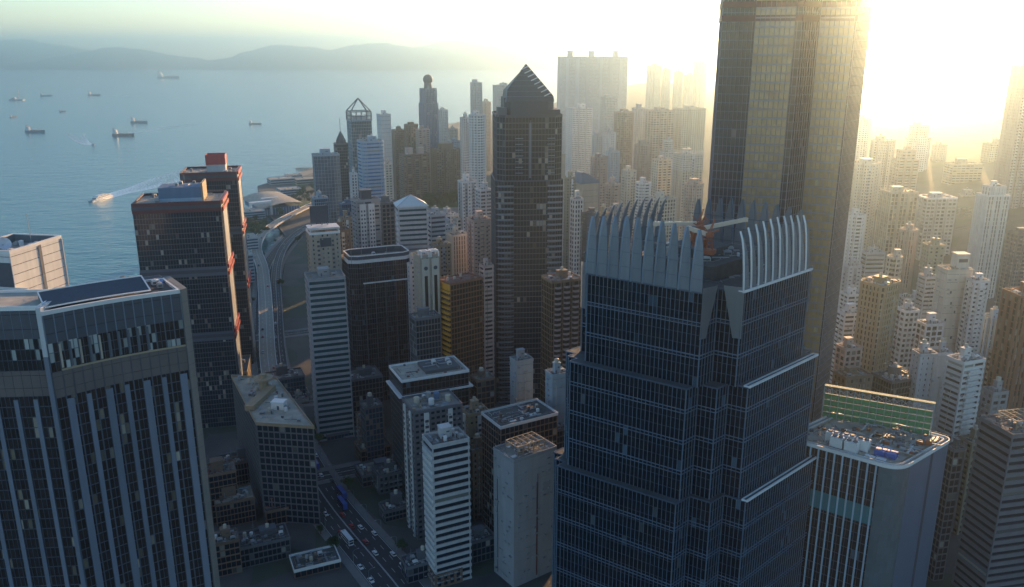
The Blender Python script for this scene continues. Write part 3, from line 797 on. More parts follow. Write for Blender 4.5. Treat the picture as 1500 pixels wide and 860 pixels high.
    # window cleaning cranes
    def crane(u, v, ang, L, lift):
        x, y = pt(u, v); b = MB(); z = ZC + 9.5
        b.box(x, y, z, 4.6, 4.0, 1.6, ang); b.box(x - 2.4, y + .5, z + 3, 1.6, 2.2, 2.4, ang); b.bar((x, y, z + 7), (x + 1.5, y, z + 13), .4); b.bar((x - 1, y, z + 7), (x + 1.5, y, z + 13), .25)
        for sx in (-1, 1):
            for sy in (-1, 1): b.bar((x + sx * 1.2, y + sy * 1.0, z + 1.2), (x + sx * .7, y + sy * .6, z + 6.5), .35)
        for h in (2.5, 4.2): b.bar((x - 1.1, y, z + h), (x + 1.1, y, z + h + 1.4), .22); b.bar((x + 1.1, y, z + h), (x - 1.1, y, z + h + 1.4), .22)
        b.box(x, y, z + 6.4, 2.4, 2.2, 1.5, ang)
        ca, sa = math.cos(ang), math.sin(ang)
        b.bar((x, y, z + 7.5), (x + ca * 3, y + sa * 3, z + 10.5), .3); b.bar((x, y, z + 7.6), (x - ca * 3.2, y - sa * 3.2, z + 9.2), .5)
        cr = empty('maintenance_crane', (0, 0, 0)); cr.parent = t.root
        b2 = b.build('crane_mast', 'redsteel', t.root); bpy.data.objects.remove(cr)
        k = MB(); e = (x + ca * L, y + sa * L, z + 7.3 + lift)
        k.bar((x + ca, y + sa, z + 7.2), e, 1.3, h=1.4); k.box(e[0], e[1], e[2] - .9, 1.4, 1.4, 1.6, ang)
        k.build('crane_boom', 'cranecream', b2)
        hk = MB(); hk.bar((x + ca * 3, y + sa * 3, z + 10.5), e, .14); hk.bar(e, (e[0], e[1], e[2] - 5), .12); hk.build('stay_cable', 'steel', b2)
    crane(-3, 5, R(192), 18, .6); crane(3, -3, R(14), 18.5, 2.4); crane(12, -12, R(150), 8, 1.5)
    t.done()
crown_tower()

# --- curved hotel front at the left
def left_hotel():
    Z = 176.5
    A = Vector(G(62, 461, Z)); B = Vector(G(263, 428, Z)); yaw = math.atan2(B.y - A.y, B.x - A.x); L = (B - A).length
    t = Tower('office_tower', 'near dark glass tower with concave front, white parapet rim and blue grey stripes', 'tower', (A.x, A.y, 3), yaw)
    Z -= 3; n = 14; D = 17
    fr = [(L * i / n, 1.5 * math.sin(math.pi * i / n)) for i in range(n + 1)]
    bk = [(L * (n - i) / n, D + 2.2 * math.sin(math.pi * i / n)) for i in range(n + 1)]
    main = fr + bk
    t.tier(main, Z - 9, Z, ST(fh=4.5, bh=4.36, bay=2.7, pw=.10, wall='spandrel', glass='gdark', bp=.1, pp=.16, pier='mullion'))
    sky_lounge = ST(fh=3, bh=.16, bay=1.35, pw=.12, wall='mullion_dark', glass='glounge', bp=.1, pp=.2)
    t.tier(main, Z - 18, Z - 9, sky_lounge)
    t.tier(main, Z - 26, Z - 18, ST(fh=4, bh=3.88, bay=2.7, pw=.10, wall='mauvedark', glass='gbronze', bp=.1, pp=.16, pier='spandrel'))
    t.tier(main, 0, Z - 26, ST(fh=3.4, bh=.26, bay=1.35, pw=.12, wall='mullion_dark', glass='ghotel', bp=.12, pp=.2))
    # blue grey cladding strips standing off the glass from the fourteenth band down
    for k in range(n):
        if k in (1, 3, 5, 7, 9, 11, 13):
            (x0, y0), (x1, y1) = fr[k], fr[k + 1]; b = MB()
            wd = .75 if k % 4 == 1 else .5
            b.prism([(x0, y0 - .38), (x0 + (x1 - x0) * wd, y0 + (y1 - y0) * wd - .38), (x0 + (x1 - x0) * wd, y0 + (y1 - y0) * wd + .3), (x0, y0 + .3)], 0, Z - 27)
            j = MB()
            t.part('cladding_strip', b, 'hotelstrip')
    b = MB()   # lit ceiling edge of the lounge, its glow painted as a tan bar
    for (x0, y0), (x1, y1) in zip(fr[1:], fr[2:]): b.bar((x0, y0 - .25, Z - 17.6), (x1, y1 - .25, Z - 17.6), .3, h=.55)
    t.part('lounge_glow_bar', b, 'tan')
    rr = random.Random(8)
    for k in range(1, 11):                                          # lounge columns
        x, y = fr[k]; c = MB(); c.box(x + .4, y - .15, Z - 17, .55, .4, 7.5); t.part('lounge_column', c, 'beige' if k in (1, 3, 5) else 'dgrey')
    # roof: sunken deck with sloping dark screen and white rims
    b = MB(); b.prism(offset(main, -.3), Z - .6, Z + .05); t.part('roof', b, 'roofdark')
    r = MB(); r.ring(offset(main, -.55), offset(main, .35), Z - .3, Z + .9, inner=True); t.part('parapet', r, 'coping')
    s0, s1 = 1.2, L * .80
    b = MB(); m_ = 12
    for i in range(m_):
        xa, xb = s0 + (s1 - s0) * i / m_, s0 + (s1 - s0) * (i + 1) / m_
        ya, yb = 2.8 + 1.5 * math.sin(math.pi * xa / L), 2.8 + 1.5 * math.sin(math.pi * xb / L)
        b.quad((xa, ya, Z + 1.0), (xb, yb, Z + 1.0), (xb, yb + 9.5, Z + 3.6), (xa, ya + 9.5, Z + 3.6))
        b.quad((xa, ya + 9.8, Z), (xa, ya + 9.8, Z + 3.5), (xb, yb + 9.8, Z + 3.5), (xb, yb + 9.8, Z))
    t.part('roof_screen', b, 'slate')
    rim = [(s0 + (s1 - s0) * i / m_, 2.7 + 1.5 * math.sin(math.pi * (s0 + (s1 - s0) * i / m_) / L)) for i in range(m_ + 1)]
    b = MB()
    for a, c in zip(rim, rim[1:]): b.bar((*a, Z + 1.15), (*c, Z + 1.15), .35, h=.35); b.bar((a[0], a[1] + 9.6, Z + 3.7), (c[0], c[1] + 9.6, Z + 3.7), .35, h=.35)
    b.bar((*rim[-1], Z + 1.15), (rim[-1][0], rim[-1][1] + 9.6, Z + 3.7), .35, h=.35); b.bar((*rim[0], Z + 1.15), (rim[0][0], rim[0][1] + 9.6, Z + 3.7), .35, h=.35)
    t.part('screen_rim', b, 'coping')
    pl = [(L * .83, 3.5), (L * .98, 3.5), (L * .98, D - 1), (L * .83, D - 1)]
    clutter(t, pl, Z + .06, 7, rr, big=False, kinds='CCPD')
    b = MB(); b.box(L * .93, D - 2.5, Z, 3.2, 3.0, .9); t.part('skylight', b, 'tarp')
    t.pipework([(L * .02, D * .84), (L * .98, D * .84), (L * .98, D + 1), (L * .02, D + 1)], Z + .06, rr, 40)
    # right hand end wall: pale stone pier that stands proud of the glass
    b = MB(); b.prism([(L + .1, -.9), (L + 2.4, .4), (L + 2.4, D + 1.5), (L + .1, D + 1.5)], 0, Z + .9)
    for k in range(1, 42): b.ring([(L + .1, -.9), (L + 2.4, .4), (L + 2.4, D + 1.5), (L + .1, D + 1.5)], offset([(L + .1, -.9), (L + 2.4, .4), (L + 2.4, D + 1.5), (L + .1, D + 1.5)], .03), Z + .9 - k * 4.2, Z + .9 - k * 4.2 + .12, mat=1)
    t.part('end_wall', b, ['pierstone', 'dgrey'])
    # left wing, turned a little, behind the step
    a2 = R(-33) ; c, s_ = math.cos(a2), math.sin(a2)
    def lw(x, y): return (-.4 + x * c - y * s_, 3.0 + x * s_ + y * c)
    wing = [lw(-34, 0), lw(-.2, 0), lw(-.2, 17), lw(-34, 17)]
    zt = Z + 1.0
    t.tier(wing, zt - 9, zt, ST(fh=4.5, bh=4.36, bay=2.7, pw=.10, wall='spandrel', glass='gdark', bp=.1, pp=.16, pier='mullion'))
    t.tier(wing, zt - 19, zt - 9, sky_lounge)
    t.tier(wing, zt - 27, zt - 19, ST(fh=4, bh=3.88, bay=2.7, pw=.10, wall='mauvedark', glass='gbronze', bp=.1, pp=.16, pier='spandrel'))
    t.tier(wing, 0, zt - 27, ST(fh=3.4, bh=.26, bay=1.35, pw=.12, wall='mullion_dark', glass='ghotel', bp=.12, pp=.2))
    for k in range(1, 6):
        b = MB(); x = -34 + 34 * k / 6
        q = [lw(x, -.38), lw(x + 1.3, -.38), lw(x + 1.3, .3), lw(x, .3)]; b.prism(q, 0, zt - 28); t.part('cladding_strip', b, 'hotelstrip')
    t.slab(wing, zt, mat='roofpale', par=.8)
    b = MB(); q = [lw(.2, -2.2), lw(1.6, -2.2), lw(1.6, 8), lw(.2, 8)]; b.prism(q, 0, zt - 14); t.part('step_wall', b, 'hotelstrip'); b = MB(); b.prism(q, zt - 14, zt + .9); t.part('step_cap', b, 'lgrey')
    t.done()
left_hotel()

# --- pale tower with a roof dish at the far left
def pale_tower():
    Z = 166
    A = Vector(G(14, 372, Z)); B = Vector(G(88, 349, Z)); yaw = math.atan2(B.y - A.y, B.x - A.x); L = (B - A).length
    t = Tower('office_tower', 'pale stone tower with dark vertical slot and a satellite dish on its roof', 'tower', (A.x, A.y, 3), yaw)
    Z -= 3; pl = [(0, 0), (L, 0), (L, 24), (0, 24)]
    t.tier(pl, 0, Z, ST(fh=4, bh=3.7, bay=6, pw=.25, wall='white', glass='gdark', bp=.3, pp=.28, pier='cream'))
    b = MB(); b.box(L * .55, -.3, 0, 1.8, .5, Z); t.part('dark_slot', b, 'dgrey')
    b = MB(); b.box(L + .3, .4, 0, .5, 2.2, Z); t.part('corner_strip', b, 'lgrey')
    for k, x in enumerate((-.32, L)): pass
    b = MB(); b.quad((-.36, 24, 0), (-.36, 0, 0), (-.36, 0, Z - 4), (-.36, 24, Z - 4)); t.part('side_glazing', b, 'slate')
    b = MB(); b.prism(offset(pl, -.2), Z - 3, Z - 2.6); t.part('roof', b, 'roofpale')
    r = MB(); r.ring(offset(pl, -.4), offset(pl, .45), Z - .2, Z + 1.4, inner=True); t.part('parapet', r, 'coping')
    r = MB(); r.ring(offset(pl, -.7), offset(pl, -.42), Z - 2.6, Z + .9, inner=True, top=False); t.part('parapet_lining', r, 'dgrey')
    b = MB(); prof = [(.1, 0), (1.2, .25), (2.2, .8), (3.0, 1.7)]
    for (r0, z0), (r1, z1) in zip(prof, prof[1:]): b.cyl(0, 0, z0, r0, z1 - z0, r1, 18, top=False)
    b.bar((0, 0, 0), (0, 0, 2.6), .15); dsh = t.part('satellite_dish', b, 'dish', smooth=True)
    dsh.location = (6, 8, Z + 2.2); dsh.rotation_euler = (R(55), 0, R(-25))
    b = MB(); b.bar((6, 8, Z - 2.6), (6, 8, Z + 2.4), .4); b.bar((6, 8, Z + 1), (7.5, 9.5, Z - 2.6), .25); t.part('dish_stand', b, 'steel')
    rr = random.Random(4); clutter(t, [(1, 1), (L - 1, 1), (L - 1, 22), (1, 22)], Z - 2.58, 9, rr, big=False, kinds='CPPDT', scale=1.2)
    b = MB(); b.bar((L - 4, 12, Z - 2.6), (L - 4, 12, Z + 12), .2); t.part('mast', b, 'steel')
    # lower annexe to its left front
    an = [(-26, -7), (-1.2, -7), (-1.2, 20), (-26, 20)]
    t.tier(an, 0, Z - 16, ST(fh=4, bh=3.6, bay=5, pw=.3, wall='cream', glass='gdark')); t.slab(an, Z - 16, mat='roofpale')
    t.done()
pale_tower()

# --- twin dark towers with red trim
def red_tower(label, px0, py0, px1, py1, Z, D, cap, floors=0):
    A = Vector(G(px0, py0, Z)); B = Vector(G(px1, py1, Z)); yaw = math.atan2(B.y - A.y, B.x - A.x); L = (B - A).length
    yaw = R(13); L *= 1.0
    t = Tower('office_tower', label, 'tower', (A.x, A.y, 3), yaw, 'twin dark towers with red trim')
    Z -= 3; pl = [(0, 0), (L, 0), (L, D), (0, D)]
    st = ST(fh=3.4, bh=.34, bay=1.7, pw=.16, wall='dgrey', glass='gdark', bp=.12, pp=.16)
    bands = [Z - 6, Z - 48, Z - 92]
    t.tier(pl, 0, Z - 6, st); t.tier(pl, Z - 6, Z, ST(fh=6, bh=0, bay=6, pw=0, wall='rust', glass='gdark'))
    for zb in bands:
        r = MB(); r.ring(offset(pl, .0), offset(pl, .42), zb, zb + 6); t.part('red_band', r, 'maroon' if zb > Z - 10 else 'mullion_dark')  # red trim darkened all round: the front's shade put into the colour
        r = MB(); r.ring(offset(pl, .0), offset(pl, .5), zb + 2.2, zb + 4.4); t.part('dark_band', r, 'slate')
    b = MB(); b.box(L + .25, D * .5, 0, .5, D * .55, Z - 6); t.part('side_strip', b, 'alu')
    for zb in bands:
        r = MB(); r.box(L + .95, D * .5, zb - .5, 1.1, D * .9, 2.4, bottom=True); r.box(L + .95, D * .5, zb + 4.2, 1.1, D * .9, 2.4, bottom=True); t.part('red_fin', r, 'redpaint')  # side trim kept bright red to paint in the sun on it
    b = MB(); b.prism(offset(pl, -.1), Z - 1.4, Z - 1.0); t.part('roof', b, 'roofpale')
    r = MB(); r.ring(offset(pl, -.5), offset(pl, .46), Z - .1, Z + .6, inner=True); t.part('parapet', r, 'maroon')
    rr = random.Random(px0)
    if cap == 'blue':
        b = MB(); b.box(L * .52, D * .52, Z - 1, L * .5, D * .48, 9); t.part('plant_room', b, 'blue')
        r = MB(); r.box(L * .52, D * .52, Z - 1, L * .5 + .3, D * .48 + .3, 2.2); t.part('plant_room_base', r, 'lblue')
        b = MB(); b.box(L * .78, D * .5, Z - 1, 1.2, D * .5, 11.5); t.part('chimney_wall', b, 'tan')
        clutter(t, [(L * .3, D * .3), (L * .75, D * .3), (L * .75, D * .75), (L * .3, D * .75)], Z + 8, 7, rr, big=False, kinds='CPA')
    else:
        b = MB(); b.box(L * .62, D * .45, Z - 1, L * .34, D * .36, 6); t.part('plant_room_base', b, 'lgrey')
        b = MB(); b.ring(offset([(L * .44, D * .26), (L * .80, D * .26), (L * .80, D * .64), (L * .44, D * .64)], -.4), [(L * .44, D * .26), (L * .80, D * .26), (L * .80, D * .64), (L * .44, D * .64)], Z + 5, Z + 12.5, inner=True); t.part('red_plant_room', b, 'redpaint')
    t.pipework(pl, Z - .98, rr, 60)
    ol = [(1, 1), (L - 1, 1), (L - 1, D - 1), (1, D - 1)]
    clutter(t, ol, Z - .98, 12, rr, big=False, kinds='CCCPD', scale=1.2)
    t.done()
red_tower('nearer dark tower with red parapet band and a blue plant room on top', 193, 300, 322, 291, 157, 40, 'blue')
red_tower('farther dark tower with red bands and a red box on top by the shore', 264, 255, 340, 248, 159, 36, 'red')

# --- tall tower with the faceted pointed top
def pointed_tower():
    Y = 560
    cx, cy_, w, d_, zr = fit(722, 823, 172, Y, 'cham', R(6), .95)
    t = Tower('office_tower', 'tall dark blue tower with faceted pointed top and stepped corner bays', 'tower', (cx, cy_, 3), R(6))
    zr -= 3; pl = foot('cham', w, d_)
    st = ST(fh=3.8, bh=.5, bay=2.2, pw=.22, wall='dgrey', glass='gdark', bp=.2, pp=.26, pier='mullion_dark')
    zs = zr - 42
    t.tier(pl, zs, zr, st)
    big = foot('cham', w * 1.06, d_ * 1.04); t.tier(big, 0, zs, st); t.slab(big, zs, mat='roofdark', rim='mullion_dark', par=.4)
    # balcony bays with pale sills: full height at the corners, short runs higher up
    for sx, x0, x1, z1 in ((-1, -.5, -.24, zs), (1, .26, .5, zs)):
        b = MB(); s_ = MB()
        X0, X1 = w * 1.06 * x0, w * 1.06 * x1; yf = -d_ * .52
        nfl = int(z1 / 3.8)
        for k in range(nfl):
            z = k * 3.8 + 2
            b.prism([(X0 + (.9 if sx < 0 else 0), yf - .2), (X0 + 2.2, yf - 1.6), (X1 - 2.2, yf - 1.6), (X1 - (.9 if sx > 0 else 0), yf - .2)], z, z + 1.0, bottom=True)
        t.part('balcony_sills', b, 'mullion')
    b = MB()
    for k in range(7):
        z = zr - 14 - k * 3.8
        b.box(-w * .17, -d_ * .5 - .5, z, w * .12, .9, .5, bottom=True); b.box(w * .32, -d_ * .5 - .5, z, w * .12, .9, .5, bottom=True)
    t.part('window_sills', b, 'mullion')
    b = MB(); b.box(0, -d_ * .5 - .25, zr - 40, 1.3, .5, 36); b.box(0, -d_ * .5 - .55, zr - 40, .3, .3, 38); t.part('centre_rib', b, 'mullion')
    t.slab(pl, zr, mat='roofdark', rim='slate', par=1.2)
    b = MB(); b.box(-w * .42, -d_ * .3, zr, w * .14, d_ * .25, 6); t.part('plant_room', b, 'dgrey')
    b = MB(); b.box(w * .30, -d_ * .1, zr, w * .34, d_ * .6, 4.5); t.part('plant_room', b, 'slate')
    # the crown: drum, then inclined facets meeting in a ridge
    q = foot('cham', w * .76, d_ * .8); z0, z1 = zr + 2, zr + 14
    b = MB(); b.prism(q, zr, z1 - 4, top=False)
    xs = [p_[0] for p_ in q]; xl, xr = min(xs), max(xs); yf, yb = -d_ * .4, d_ * .4
    pk = zr + 33.5; px_ = 1.2
    zb_ = z1 - 4.5
    front = [(xl * .96, zb_), (xr * .99, zb_), (xr * .97, zr + 13), (xr * .55, zr + 21), (-2.0, pk), (xl * .90, zr + 17.5)]
    yf2 = yf * .98; back = [(x * .96, zb_ + (z - zb_) * .8) for x, z in front]
    def fy(z): return yf2 + 4.0 * (z - zb_) / (pk - zb_)           # the gable leans back a little
    Fp = [(x, fy(z), z) for x, z in front]; Bp = [(x, yb, z) for x, z in back]
    b.ngon(Fp); b.ngon(Bp[::-1])
    for i in range(6): b.quad(Fp[(i + 1) % 6], Fp[i], Bp[i], Bp[(i + 1) % 6])
    b.prism([(xl, yf * .7), (xl * .93, yf * .7), (xl * .93, yb * .7), (xl, yb * .7)], zb_, zr + 12)
    t.part('pointed_crown', b, 'slate')
    g = MB(); A_, C_ = Vector(Fp[4]), Vector(Fp[2])
    for k in range(8):                                              # pale louvres stepping down the right slope of the gable
        f = .06 + k * .118; e = A_.lerp(Vector(Fp[3]), f * 1.6) if f < .62 else Vector(Fp[3]).lerp(C_, (f - .62) / .38)
        g.bar((e.x, e.y - .5, e.z - .3), (e.x - 4.2, e.y - .75, e.z - 2.2), .55, h=.7)
    t.part('crown_louvres', g, 'coping')
    g = MB()
    for i in range(2, 6): a_, c_ = Fp[i], Fp[(i + 1) % 6]; g.bar((a_[0], a_[1] - .2, a_[2]), (c_[0], c_[1] - .2, c_[2]), .5)
    g.bar(Fp[4], Bp[4], .5); g.bar(Fp[3], Bp[3], .5)
    for k in range(1, 7):
        z = zb_ + k * 3.4; x0 = xl * (.96 - .06 * (z - zb_) / 15) if z < zr + 17.5 else xl * .9 + (-2 - xl * .9) * (z - zr - 17.5) / (pk - zr - 17.5)
        x1 = xr * .97 if z < zr + 13 else xr * .97 - (xr * .42) * (z - zr - 13) / 8 if z < zr + 21 else xr * .55 + (-2 - xr * .55) * (z - zr - 21) / (pk - zr - 21)
        g.bar((x0, fy(z) - .12, z), (x1, fy(z) - .12, z), .18)
    t.part('crown_ribs', g, 'mullion')
    rr = random.Random(5); clutter(t, [(-w * .48, -d_ * .48), (-w * .3, -d_ * .48), (-w * .3, d_ * .4), (-w * .48, d_ * .4)], zr + .3, 3, rr, big=False, kinds='AC')
    t.done()
pointed_tower()

# --- very tall star plan tower at the right, its top out of the picture
def star_tower():
    Y = 400
    cx, cy_ = P(1141, 300, Y + 6)[0], Y + 6; h = 335
    t = Tower('office_tower', 'very tall dark star plan tower rising past the top of the view', 'tower', (cx, cy_, 3), 0)
    fr = [(-34.5, -4), (-2.5, -17), (7.5, -9), (21.5, -17), (33, -3)]
    q = fr + [(27, 14), (33, 26), (14, 38), (0, 32), (-16, 40), (-27, 27), (-32, 12)]
    t.tier(q, 0, 294, ST(fh=4, bh=.5, bay=1.9, pw=.22, wall='mullion_dark', glass='gstar', bp=.14, pp=.22, pier='mauve'))
    for zz in (258.5, 264.5):
        b = MB(); b.ring(q, offset(q, .5), zz, zz + 2.6); t.part('red_band', b, 'maroon')
    for zz in (296, 301, 306):
        t.tier(q, zz - 2, zz + 3, ST(fh=5, bh=1.4, bay=3, pw=.3, wall='tan', glass='gbronze', bp=.4, pp=.3))
    q2 = [(x * .8, y * .8) for x, y in q]; t.tier(q2, 309, 326, ST(fh=4, bh=.8, bay=2.2, pw=.3, wall='tan', glass='gbronze')); t.slab(q2, 326)
    t.slab(q, 309, par=1.4)
    # two bays with a gold sunlit reflection painted into the glass colour
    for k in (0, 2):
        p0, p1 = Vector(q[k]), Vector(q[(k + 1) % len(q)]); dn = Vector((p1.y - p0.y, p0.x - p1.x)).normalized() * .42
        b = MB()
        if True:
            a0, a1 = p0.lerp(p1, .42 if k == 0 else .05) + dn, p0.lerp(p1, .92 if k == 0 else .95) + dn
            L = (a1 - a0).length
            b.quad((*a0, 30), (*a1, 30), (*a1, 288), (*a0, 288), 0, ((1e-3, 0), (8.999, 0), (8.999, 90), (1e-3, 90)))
            t.part('gold_reflection_bay', b, 'gold_reflection')
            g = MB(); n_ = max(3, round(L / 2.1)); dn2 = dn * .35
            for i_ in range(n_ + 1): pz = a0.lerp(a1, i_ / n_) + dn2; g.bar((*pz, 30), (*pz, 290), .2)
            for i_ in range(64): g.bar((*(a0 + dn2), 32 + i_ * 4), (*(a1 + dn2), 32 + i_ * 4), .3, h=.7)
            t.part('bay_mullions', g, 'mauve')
    t.done()
star_tower()

# --- glass office with the rounded corner, roof plant and green framed screen
def round_office():
    Z = 92
    A = Vector(G(1198, 656, Z)); B = Vector(G(1318, 690, Z)); Cc = Vector(G(1389, 648, Z))
    # corner point of both faces
    t = Tower('office_block', 'glass office block with rounded steel corner and crowded roof behind the finned tower', 'office', (B.x, B.y, 3), 0)
    u = (A - B).normalized(); v = (Cc - B).normalized(); LA, LC = (A - B).length, (Cc - B).length
    Z -= 3
    def q(a, c): return (u.x * a + v.x * c, u.y * a + v.y * c)
    pts = []
    rad = 7.5
    for k in range(9):                                              # rounded corner (quadratic curve through the corner)
        f = k / 8; pts.append(q(rad * (1 - f) ** 2, rad * f ** 2))
    far = LC + 3
    r2 = 4.5
    for k in range(6):
        f = k / 5; pts.append(q(r2 * f ** 2, far - r2 * (1 - f) ** 2))
    pts += [q(LA + 14, far), q(LA + 14, 0)]
    st_dark = ST(fh=4, bh=.28, bay=3.3, pw=.16, wall='mullion_dark', glass='gink', bp=.08, pp=.14)
    flat = ST(fh=4, bh=.16, bay=1.5, pw=.06, wall='alu', glass='gwave', bp=.03, pp=.05)
    t.tier(pts, 0, Z, st_dark)
    # curved corner panels: wavy reflective steel and glass, pale blue end wall
    b = MB(); op = offset(pts, .32)
    for k in range(0, 8):
        for f in range(int(Z / 4)):
            pass
        b.quad((*op[k], 0), (*op[k + 1], 0), (*op[k + 1], Z), (*op[k], Z), 0, ((k + 1e-3, 0), (k + .999, 0), (k + .999, 30), (k + 1e-3, 30)))
    t.part('curved_corner_glass', b, 'gwave')
    b = MB()
    b.quad((*op[8], 0), (*op[9], 0), (*op[9], Z), (*op[8], Z))
    for k in range(9, 13): b.quad((*op[k], 0), (*op[k + 1], 0), (*op[k + 1], Z), (*op[k], Z))
    t.part('end_wall', b, 'endwall')
    b = MB(); mid = Vector(op[8]).lerp(Vector(op[9]), .55); mid2 = Vector(op[8]).lerp(Vector(op[9]), .62); dn = Vector((v.y, -v.x)) * (1 if Vector((v.y, -v.x)).dot(Vector((u.x, u.y))) < 0 else -1) * .08
    b.quad((*(mid + dn), 0), (*(mid2 + dn), 0), (*(mid2 + dn), Z), (*(mid + dn), Z)); t.part('wall_groove', b, 'slate')
    # white vertical fins on the long front
    nrm = Vector(q(0, -1)).normalized()
    for k in range(9):
        a = rad + 1.0 + k * 3.25; f = MB(); p0 = Vector(q(a, 0)); f.bar((*(p0 + nrm * .35), 0), (*(p0 + nrm * .35), Z), .28, h=.7); t.part('vertical_fin', f, 'lblue')
    b = MB(); p0, p1 = Vector(q(rad + .3, 0)) + nrm * .12, Vector(q(LA + 13, 0)) + nrm * .12
    b.quad((*p1, Z - 27), (*p0, Z - 27), (*p0, Z - 19), (*p1, Z - 19)); t.part('teal_glass_band', b, 'gteal2')
    t.slab(pts, Z, mat='roofpale', par=.9, out=.5)
    rl = MB(); ip = offset(pts, -1.6); rl.ring(offset(pts, -2.0), ip, Z + .3, Z + 1.0, inner=True); t.part('gondola_track', rl, 'paint')
    rl = MB(); rl.ring(offset(pts, -3.4), offset(pts, -3.0), Z + .3, Z + .8, inner=True); t.part('gondola_track', rl, 'tan')
    z = Z + .3; ang = math.atan2(u.y, u.x)
    def bx(name, a, c, sx, sy, h, mat, z0=0.0, fans=0):
        x, y = q(a, c); b = MB(); b.box(x, y, z + z0, sx, sy, h, ang, bottom=True)
        for k in range(fans): 
            xx, yy = q(a + (k - (fans - 1) / 2) * 2.4, c); b.cyl(xx, yy, z + z0 + h, .9, .5, n=12, mat=1)
        return t.part(name, b, [mat, 'plantdark'])
    for a, c in ((27, 5), (21, 4.6), (25, 10), (19, 9.5), (31, 9)): bx('cooling_tower', a, c, 5, 3.6, 4.6, 'plantwhite', 0, 2)
    for a, c in ((12.2, 10), (8.0, 10)): bx('tarpaulin_cover', a, c, 4.0, 4.4, 2.0, 'tarp')
    for a, c in ((13.5, 4.2), (9.4, 4.4)): bx('white_sheet', a, c, 3.8, 3.2, .35, 'hullwhite')
    rr = random.Random(12)
    for k in range(90):
        a, c = rr.uniform(3, 30), rr.uniform(12, far - 3); 
        if c < 5 or (a > 15 and c < 12): continue
        kind = rr.choice('pppcb'); x, y = q(a, c); b = MB()
        if kind == 'p':
            L = rr.uniform(4, 9); an = ang + rr.choice((0, math.pi / 2)); dx, dy = math.cos(an) * L / 2, math.sin(an) * L / 2
            for o in (0, .7, 1.4): b.bar((x - dx - dy / L * o, y - dy + dx / L * o, z + 1 + .2 * o), (x + dx - dy / L * o, y + dy + dx / L * o, z + 1 + .2 * o), .32, n=6)
            b.box(x, y, z, .3, .3, 1); t.part('duct', b, rr.choice(['alu', 'tan', 'plantwhite', 'steel']))
        elif kind == 'c': b.box(x, y, z, 2.2, 1.6, rr.uniform(1, 2.2), ang); b.cyl(x, y, z + 1, .6, 1.5, n=10, mat=1); t.part('cooling_unit', b, ['plant', 'plantdark'])
        else: b.box(x, y, z, rr.uniform(1, 3), rr.uniform(1, 2.5), rr.uniform(.8, 2.4), ang); t.part('plant_box', b, rr.choice(['tan', 'plant', 'redsteel']))
    t.pipework(pts, Z + .3, rr, 260)
    t.done()
    # the green lattice screen standing on the back edge of that roof
    zb = Z + 3
    A = Vector(G(1203, 612, zb)); B = Vector(G(1362, 641, zb)); L = (B - A).length; yaw = math.atan2(B.y - A.y, B.x - A.x)
    s = empty('roof_screen', (A.x, A.y, zb - 1.5), yaw, 'long green lattice screen on white trusses along the office roof', 'roof screen')
    H = 16.5
    g = MB(); 
    for k in range(4): g.box(L / 2, .5, 2.2 + k * 2.9, L - 1, .25, 2.3, bottom=True)
    g.build('green_panel', 'screen_green', s)
    f = MB(); n = 14
    for k in range(n + 1):
        x = L * k / n; f.bar((x, 0, 0), (x, 0, H), .28 if k in (0, n) else .16)
        f.bar((x, 0, H - 1), (x, 2.8, H), .14); f.bar((x, 2.8, 0), (x, 2.8, H), .2)
    for z_ in (1.2, 4.7, 7.6, 10.5, 13.6): f.bar((0, 0, z_), (L, 0, z_), .18)
    for k in range(n):
        x0, x1 = L * k / n, L * (k + 1) / n
        f.bar((x0, -.02, 13.6), (x1, -.02, H - .4), .13); f.bar((x1, .02, 13.6), (x0, .02, H - .4), .13)
    f.build('truss', 'lblue', s)
    b = MB(); b.box(L / 2, 1.3, H, L + .6, 2.4, .4, bottom=True); b.build('top_gantry', 'green', s)
    b = MB()
    for k in range(n + 1): b.bar((L * k / n, 2.8, H - 3), (L * k / n, 8, 0), .2)
    b.build('back_strut', 'steel', s)
def gteal2():
    m, nt, b = newmat('gteal2'); b.inputs['Base Color'].default_value = (.05, .20, .22, 1); b.inputs['Roughness'].default_value = .12
    MATS['gteal2'] = m
gteal2(); plain_mat('screen_green', (.05, .24, .10), .6, ns=.8, var=.5)
round_office()
# ------------------------------------------------------------------ the rest of the city, one tower at a time
STY = dict(
    res=lambda w, g: ST(3.0, 1.55, 2.9, 1.35, w, g, .3, .36),
    resband=lambda w, g: ST(3.1, 1.5, 5.5, 1.1, w, g, .5, .30),
    office=lambda w, g: ST(3.7, .7, 2.1, .28, w, g, .16, .24),
    curtain=lambda w, g: ST(3.8, .34, 1.8, .18, w, g, .1, .18),
    band=lambda w, g: ST(3.7, 1.9, 40, .5, w, g, .55, .3),
    vert=lambda w, g: ST(3.6, .45, 2.6, 1.25, w, g, .2, .5),
    grid=lambda w, g: ST(3.5, 1.35, 3.1, 1.3, w, g, .35, .42),
    blank=lambda w, g: ST(5.2, 5.0, 9, .4, w, g, .25, .3),
    tile=lambda w, g: ST(3.1, 2.0, 3.4, 2.0, w, g, .25, .31),
)
def gyaw(px):
    return 26.0
BT = []
